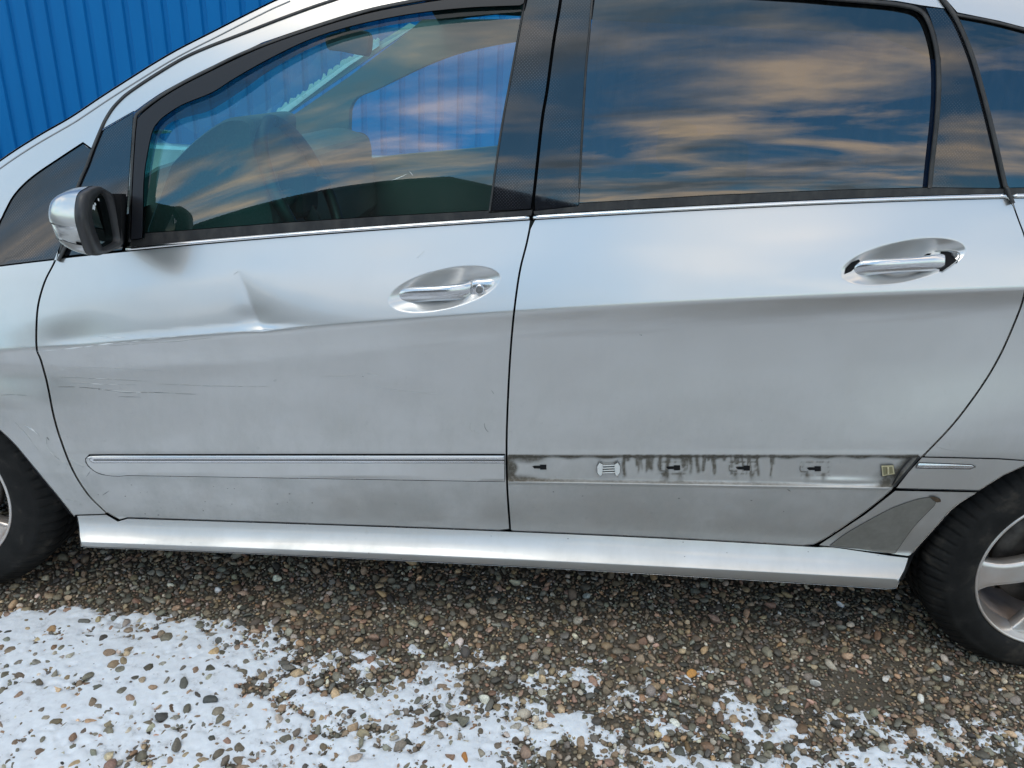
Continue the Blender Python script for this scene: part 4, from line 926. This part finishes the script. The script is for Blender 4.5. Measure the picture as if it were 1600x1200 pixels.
def vnoise(x, y, f, seed):
    R_ = np.random.default_rng(seed); T = R_.random((256, 256)); X_ = x*f+1000; Y_ = y*f+1000
    i = np.floor(X_).astype(int); j = np.floor(Y_).astype(int); a = X_-i; b = Y_-j; a = a*a*(3-2*a); b = b*b*(3-2*b)
    g_ = lambda p, q: T[p % 256, q % 256]
    return g_(i, j)*(1-a)*(1-b)+g_(i+1, j)*a*(1-b)+g_(i, j+1)*(1-a)*b+g_(i+1, j+1)*a*b
def fbm(x, y, f, seed, o=4):
    s = 0; a = 1; t = 0
    for k in range(o): s = s+a*vnoise(x, y, f*2**k, seed+k); t += a; a *= .55
    return s/t
gx = np.arange(-2.1, 2.3, .0042); gy = np.arange(-1.25, .15, .0042); GX, GY = np.meshgrid(gx, gy); gxr, gyr = GX.ravel(), GY.ravel()
c_ = cov(gxr, gyr)
n_big = fbm(gxr*1.0+gyr*.3, gyr*1.9-gxr*.5, 7, 3, 4); n_f = fbm(gxr, gyr, 60, 9, 3)
hs = (c_-.5)*1.1+(n_big-.5)*.9+(fbm(gxr, gyr*1.4, 19, 77, 3)-.5)*.75+(n_f-.5)*.8
H = np.where(c_ < .01, -.01, -.006+.0149*sstep(-.28, .48, hs)+.003*(n_f-.5)+.0022*(fbm(gxr, gyr, 200, 21, 2)-.5))
sel = H > .0005
ny, nx = GX.shape; id_ = np.arange(nx*ny).reshape(ny, nx); q = np.c_[id_[:-1, :-1].ravel(), id_[:-1, 1:].ravel(), id_[1:, 1:].ravel(), id_[1:, :-1].ravel()]
q = q[sel[q].any(1)]
used, inv = np.unique(q, return_inverse=True); q = inv.reshape(-1, 4)
def fast_mesh(name, V_, Q, k, mat):
    me = bpy.data.meshes.new(name); me.vertices.add(len(V_)); me.vertices.foreach_set('co', np.ascontiguousarray(V_, dtype=np.float32).ravel())
    me.loops.add(Q.size); me.loops.foreach_set('vertex_index', Q.astype(np.int32).ravel()); me.polygons.add(len(Q)); me.polygons.foreach_set('loop_start', np.arange(0, Q.size, k, dtype=np.int32)); me.polygons.foreach_set('loop_total', np.full(len(Q), k, dtype=np.int32))
    me.polygons.foreach_set('use_smooth', np.ones(len(Q), bool)); me.update(calc_edges=True); me.validate()
    return me
me = fast_mesh('snow_cover', np.c_[gxr, gyr, H][used], q, 4, None); o = link('snow_cover', me, snow_m); o['kind'] = 'stuff'; o['label'] = 'thin fresh snow lying over the gravel in front of the car'
sf_m, t_, b_ = M('unseen_snowy_yard', (.7, .74, .8), .7, spec=.3); n_ = noise(t_, 2.2, 9, .68); r_ = ramp(t_, [(.44, (.12, .105, .09, 1)), (.54, (.60, .62, .65, 1)), (.9, (.80, .84, .90, 1))]); lk(t_, n_.outputs[0], r_.inputs[0]); lk(t_, r_.outputs[0], b_.inputs['Base Color'])
bump(t_, b_, n_.outputs[0], .5, .03)
o = mesh('unseen_snowy_yard', [(-40, -40, .006), (40, -40, .006), (40, -1.24, .006), (-40, -1.24, .006)], [(0, 1, 2, 3)], sf_m, smooth=False); o['kind'] = 'structure'  # unseen yard snow behind the camera, added to brighten the door paint
# pebbles
def ico(sub):
    bm = bmesh.new(); bmesh.ops.create_icosphere(bm, subdivisions=sub, radius=1); V_ = np.array([v.co[:] for v in bm.verts]); F_ = np.array([[v.index for v in f.verts] for f in bm.faces]); bm.free(); return V_, F_
def place(n, rmin, rmax, xr, yr, grid, k=.86, pw=2.0):
    out = []; cell = .03
    R_ = np.random.default_rng(int(rmax*1e4)); xs = R_.uniform(*xr, n); ys = R_.uniform(*yr, n); rs = rmin+(rmax-rmin)*R_.random(n)**pw
    for x, y, r in zip(xs, ys, rs):
        i, j = int(x//cell), int(y//cell); ok = True
        for a in (i-1, i, i+1):
            for b in (j-1, j, j+1):
                for (px_, py_, pr) in grid.get((a, b), ()):
                    if (px_-x)**2+(py_-y)**2 < (k*(pr+r))**2: ok = False; break
                if not ok: break
            if not ok: break
        if ok: grid.setdefault((i, j), []).append((x, y, r)); out.append((x, y, r))
    return np.array(out)
special = [  # px, py, radius, colour, label
 (1383, 1062, .0135, (.62, .58, .53), 'pale cream oval pebble beside the bare dark patch near the rear wheel'),
 (1478, 1060, .0125, (.58, .57, .55), 'light grey flat pebble between the bare patch and the rear tyre'),
 (1114, 968, .0160, (.28, .19, .15), 'large pinkish brown granite pebble behind the sill'),
 (1080, 1053, .0115, (.50, .24, .06), 'bright orange angular stone above the right-hand snow'),
 (329, 1096, .0160, (.07, .075, .07), 'dark grey pointed pebble lying alone in the left snow'),
 (252, 1119, .0140, (.08, .075, .07), 'blackish rounded pebble in the snow below the dark pointed one'),
 (171, 1021, .0155, (.27, .19, .13), 'tan brown stone in the upper left snow'),
 (727, 1184, .0110, (.42, .18, .05), 'rusty orange stone at the lower middle edge'),
 (722, 1128, .0155, (.17, .16, .12), 'olive grey pebble in the middle of the snow'),
 (1273, 1068, .0140, (.60, .57, .52), 'chalky white split stone left of the bare patch'),
 (918, 932, .0125, (.36, .38, .36), 'pale greenish grey pebble close under the sill'),
 (276, 1168, .0150, (.16, .14, .11), 'brown rounded pebble at the bottom of the left snow')]
SPp = [atZ(float(a), float(b), .008) for a, b, *_ in special]
grid = {}
for (a, b, r, c, l), p in zip(special, SPp): grid.setdefault((int(p[0]//.03), int(p[1]//.03)), []).append((p[0], p[1], r))
pc = atZ(1335., 1080., 0.)
for a in range(9):
    for b in range(7):
        x, y = pc[0]+(a-4)*.018, pc[1]+(b-3)*.018
        if ((a-4)/4.3)**2+((b-3)/3.2)**2 < 1: grid.setdefault((int(x//.03), int(y//.03)), []).append((x, y, .0075))
XR, YR = (-1.9, 2.1), (-1.0, .75)
A1 = place(20000, .0088, .0165, XR, YR, grid, .72, 2.1)
A2 = place(110000, .0054, .0088, XR, YR, grid, .64, .9)
A3 = place(70000, .0034, .0054, (-1.55, 1.8), (-.85, .30), grid, .56, 1)
PAL = np.array([1.56, 1.42, 1.24])*np.array([(.15, .125, .095), (.19, .155, .115), (.115, .10, .082), (.13, .13, .12), (.20, .195, .18), (.075, .075, .07), (.17, .115, .085), (.21, .15, .12), (.24, .19, .13), (.30, .28, .25), (.045, .045, .043), (.12, .12, .10), (.24, .165, .10), (.48, .46, .43), (.155, .16, .145)])
PW = np.array([14, 10, 14, 12, 7, 9, 9, 6, 6, 4, 5, 10, 1.6, 1.6, 8.]); PW /= PW.sum()
def pebbles(A, sub, seed):
    R_ = np.random.default_rng(seed); B, F_ = ico(sub); n = len(A); m = len(B)
    variants = []
    for k in range(14):
        f = R_.normal(size=(7, 3)); f /= np.linalg.norm(f, axis=1)[:, None]; v = B.copy()
        for ff_ in f: dd = v@ff_; v = v-np.clip(dd-R_.uniform(.35, .75), 0, None)[:, None]*ff_*.92
        f = R_.normal(size=(3, 3)); v = v*(1+.06*np.sin(v@f.T*2).sum(1))[:, None]
        variants.append(v)
    variants = np.array(variants); kk = R_.integers(0, 14, n); P_ = variants[kk]
    sx = R_.uniform(.95, 1.3, n); sy_ = R_.uniform(.68, .95, n); sz = R_.uniform(.42, .75, n)
    P_ = P_*np.c_[sx, sy_, sz][:, None, :]*A[:, 2][:, None, None]
    tx = R_.normal(0, .3, n); ty = R_.normal(0, .3, n); tz = R_.uniform(0, 2*np.pi, n)
    def rot(P_, i, j, a):
        c, s = np.cos(a)[:, None], np.sin(a)[:, None]; x = P_[:, :, i].copy(); y = P_[:, :, j].copy(); P_[:, :, i] = c*x-s*y; P_[:, :, j] = s*x+c*y
    rot(P_, 1, 2, tx); rot(P_, 0, 2, ty); rot(P_, 0, 1, tz)
    zc_ = A[:, 2]*R_.uniform(.10, .55, n)+R_.uniform(-.001, .002, n)
    P_[:, :, 0] += A[:, 0][:, None]; P_[:, :, 1] += A[:, 1][:, None]; P_[:, :, 2] += zc_[:, None]
    F2 = (F_[None]+np.arange(n)[:, None, None]*m).reshape(-1, 3)
    col = PAL[R_.choice(len(PAL), n, p=PW)]*np.exp(R_.normal(0, .33, n))[:, None]*R_.uniform(.94, 1.06, (n, 3)); col = np.repeat(col, m, 0)
    return P_.reshape(-1, 3), F2, np.c_[np.clip(col, 0, .75), np.ones(len(col))], P_
def pebble_mat():
    m, t, b = M('pebble', (.2, .2, .2), .55, spec=.4)
    at = t.nodes.new('ShaderNodeAttribute'); at.attribute_name = 'tone'
    n = noise(t, 220, 5, .7); r = ramp(t, [(.3, g(.62)), (.7, g(1.35))]); lk(t, n.outputs[0], r.inputs[0])
    mm = t.nodes.new('ShaderNodeMix'); mm.data_type = 'RGBA'; mm.blend_type = 'MULTIPLY'; mm.inputs[0].default_value = 1; lk(t, at.outputs['Color'], mm.inputs[6]); lk(t, r.outputs[0], mm.inputs[7])
    nd = noise(t, 35, 4, .6); rd = ramp(t, [(.52, g(0)), (.66, g(.55))]); lk(t, nd.outputs[0], rd.inputs[0])
    lk(t, mixc(t, rd.outputs[0], mm.outputs[2], (.10, .085, .065, 1)), b.inputs['Base Color'])
    n2 = noise(t, 700, 3, .6); bump(t, b, n2.outputs[0], .35, .0008)
    r2 = ramp(t, [(.3, g(.45)), (.7, g(.8))]); lk(t, n.outputs[0], r2.inputs[0]); lk(t, r2.outputs[0], b.inputs['Roughness']); return m
peb_m = pebble_mat()
for nm, A, sub, seed in (('gravel', A1, 3, 31), ('gravel', A2, 2, 32), ('gravel', A3, 1, 33)):
    V_, F2, C_, _ = pebbles(A, sub-0 if sub < 3 else 2, seed) if sub != 2 else pebbles(A, 1 if len(A) > 16000 else 2, seed)
    if nm == 'gravel' and sub == 3: acc = [(V_, F2, C_)]
    else: acc.append((V_, F2, C_))
Vs = np.vstack([a[0] for a in acc]); o_ = np.cumsum([0]+[len(a[0]) for a in acc]); Fz = np.vstack([a[1]+o_[i] for i, a in enumerate(acc)]); Cs = np.vstack([a[2] for a in acc])
print('PEBBLES', len(A1), len(A2), len(A3), 'TRIS', len(Fz), 'SNOWQ', len(q))
me = fast_mesh('gravel', Vs, Fz, 3, None); ca = me.color_attributes.new('tone', 'FLOAT_COLOR', 'POINT'); ca.data.foreach_set('color', Cs.astype(np.float32).ravel())
o = link('gravel', me, peb_m); o['kind'] = 'stuff'; o['label'] = 'brown and grey rounded gravel covering the yard'
for i, ((a, b, r, c, lab), p) in enumerate(zip(special, SPp)):
    V_, F2, C_, _ = pebbles(np.array([(p[0], p[1], r*1.05)]), 3, 100+i)
    V_[:, 2] += .006-(V_[:, 2].min()+.004)*.3
    me = fast_mesh('pebble', V_-np.array([p[0], p[1], 0]), F2, 3, None); C_[:, :3] = c; ca = me.color_attributes.new('tone', 'FLOAT_COLOR', 'POINT'); ca.data.foreach_set('color', C_.astype(np.float32).ravel())
    o = link('pebble', me, peb_m); o.location = (p[0], p[1], 0); o['label'] = lab; o['category'] = 'pebble'; o['group'] = 'stones standing out from the gravel'
# bare compacted patch
A = np.linspace(0, 2*np.pi, 40, endpoint=False); Rr = random.Random(3)
vp = [(pc[0]+.085*(1+.18*math.sin(3*a+1))*math.cos(a), pc[1]+.055*(1+.2*math.sin(2*a))*math.sin(a), .004) for a in A]
bare, t_, b_ = M('bare_patch', (.06, .055, .05), .9); v_ = t_.nodes.new('ShaderNodeTexVoronoi'); v_.inputs['Scale'].default_value = 260; c_n = t_.nodes.new('ShaderNodeTexCoord'); lk(t_, c_n.outputs['Object'], v_.inputs['Vector']); r_ = ramp(t_, [(.0, (.30, .28, .25, 1)), (.16, (.05, .046, .042, 1)), (.5, (.07, .062, .055, 1))]); lk(t_, v_.outputs['Distance'], r_.inputs[0]); lk(t_, r_.outputs[0], b_.inputs['Base Color'])
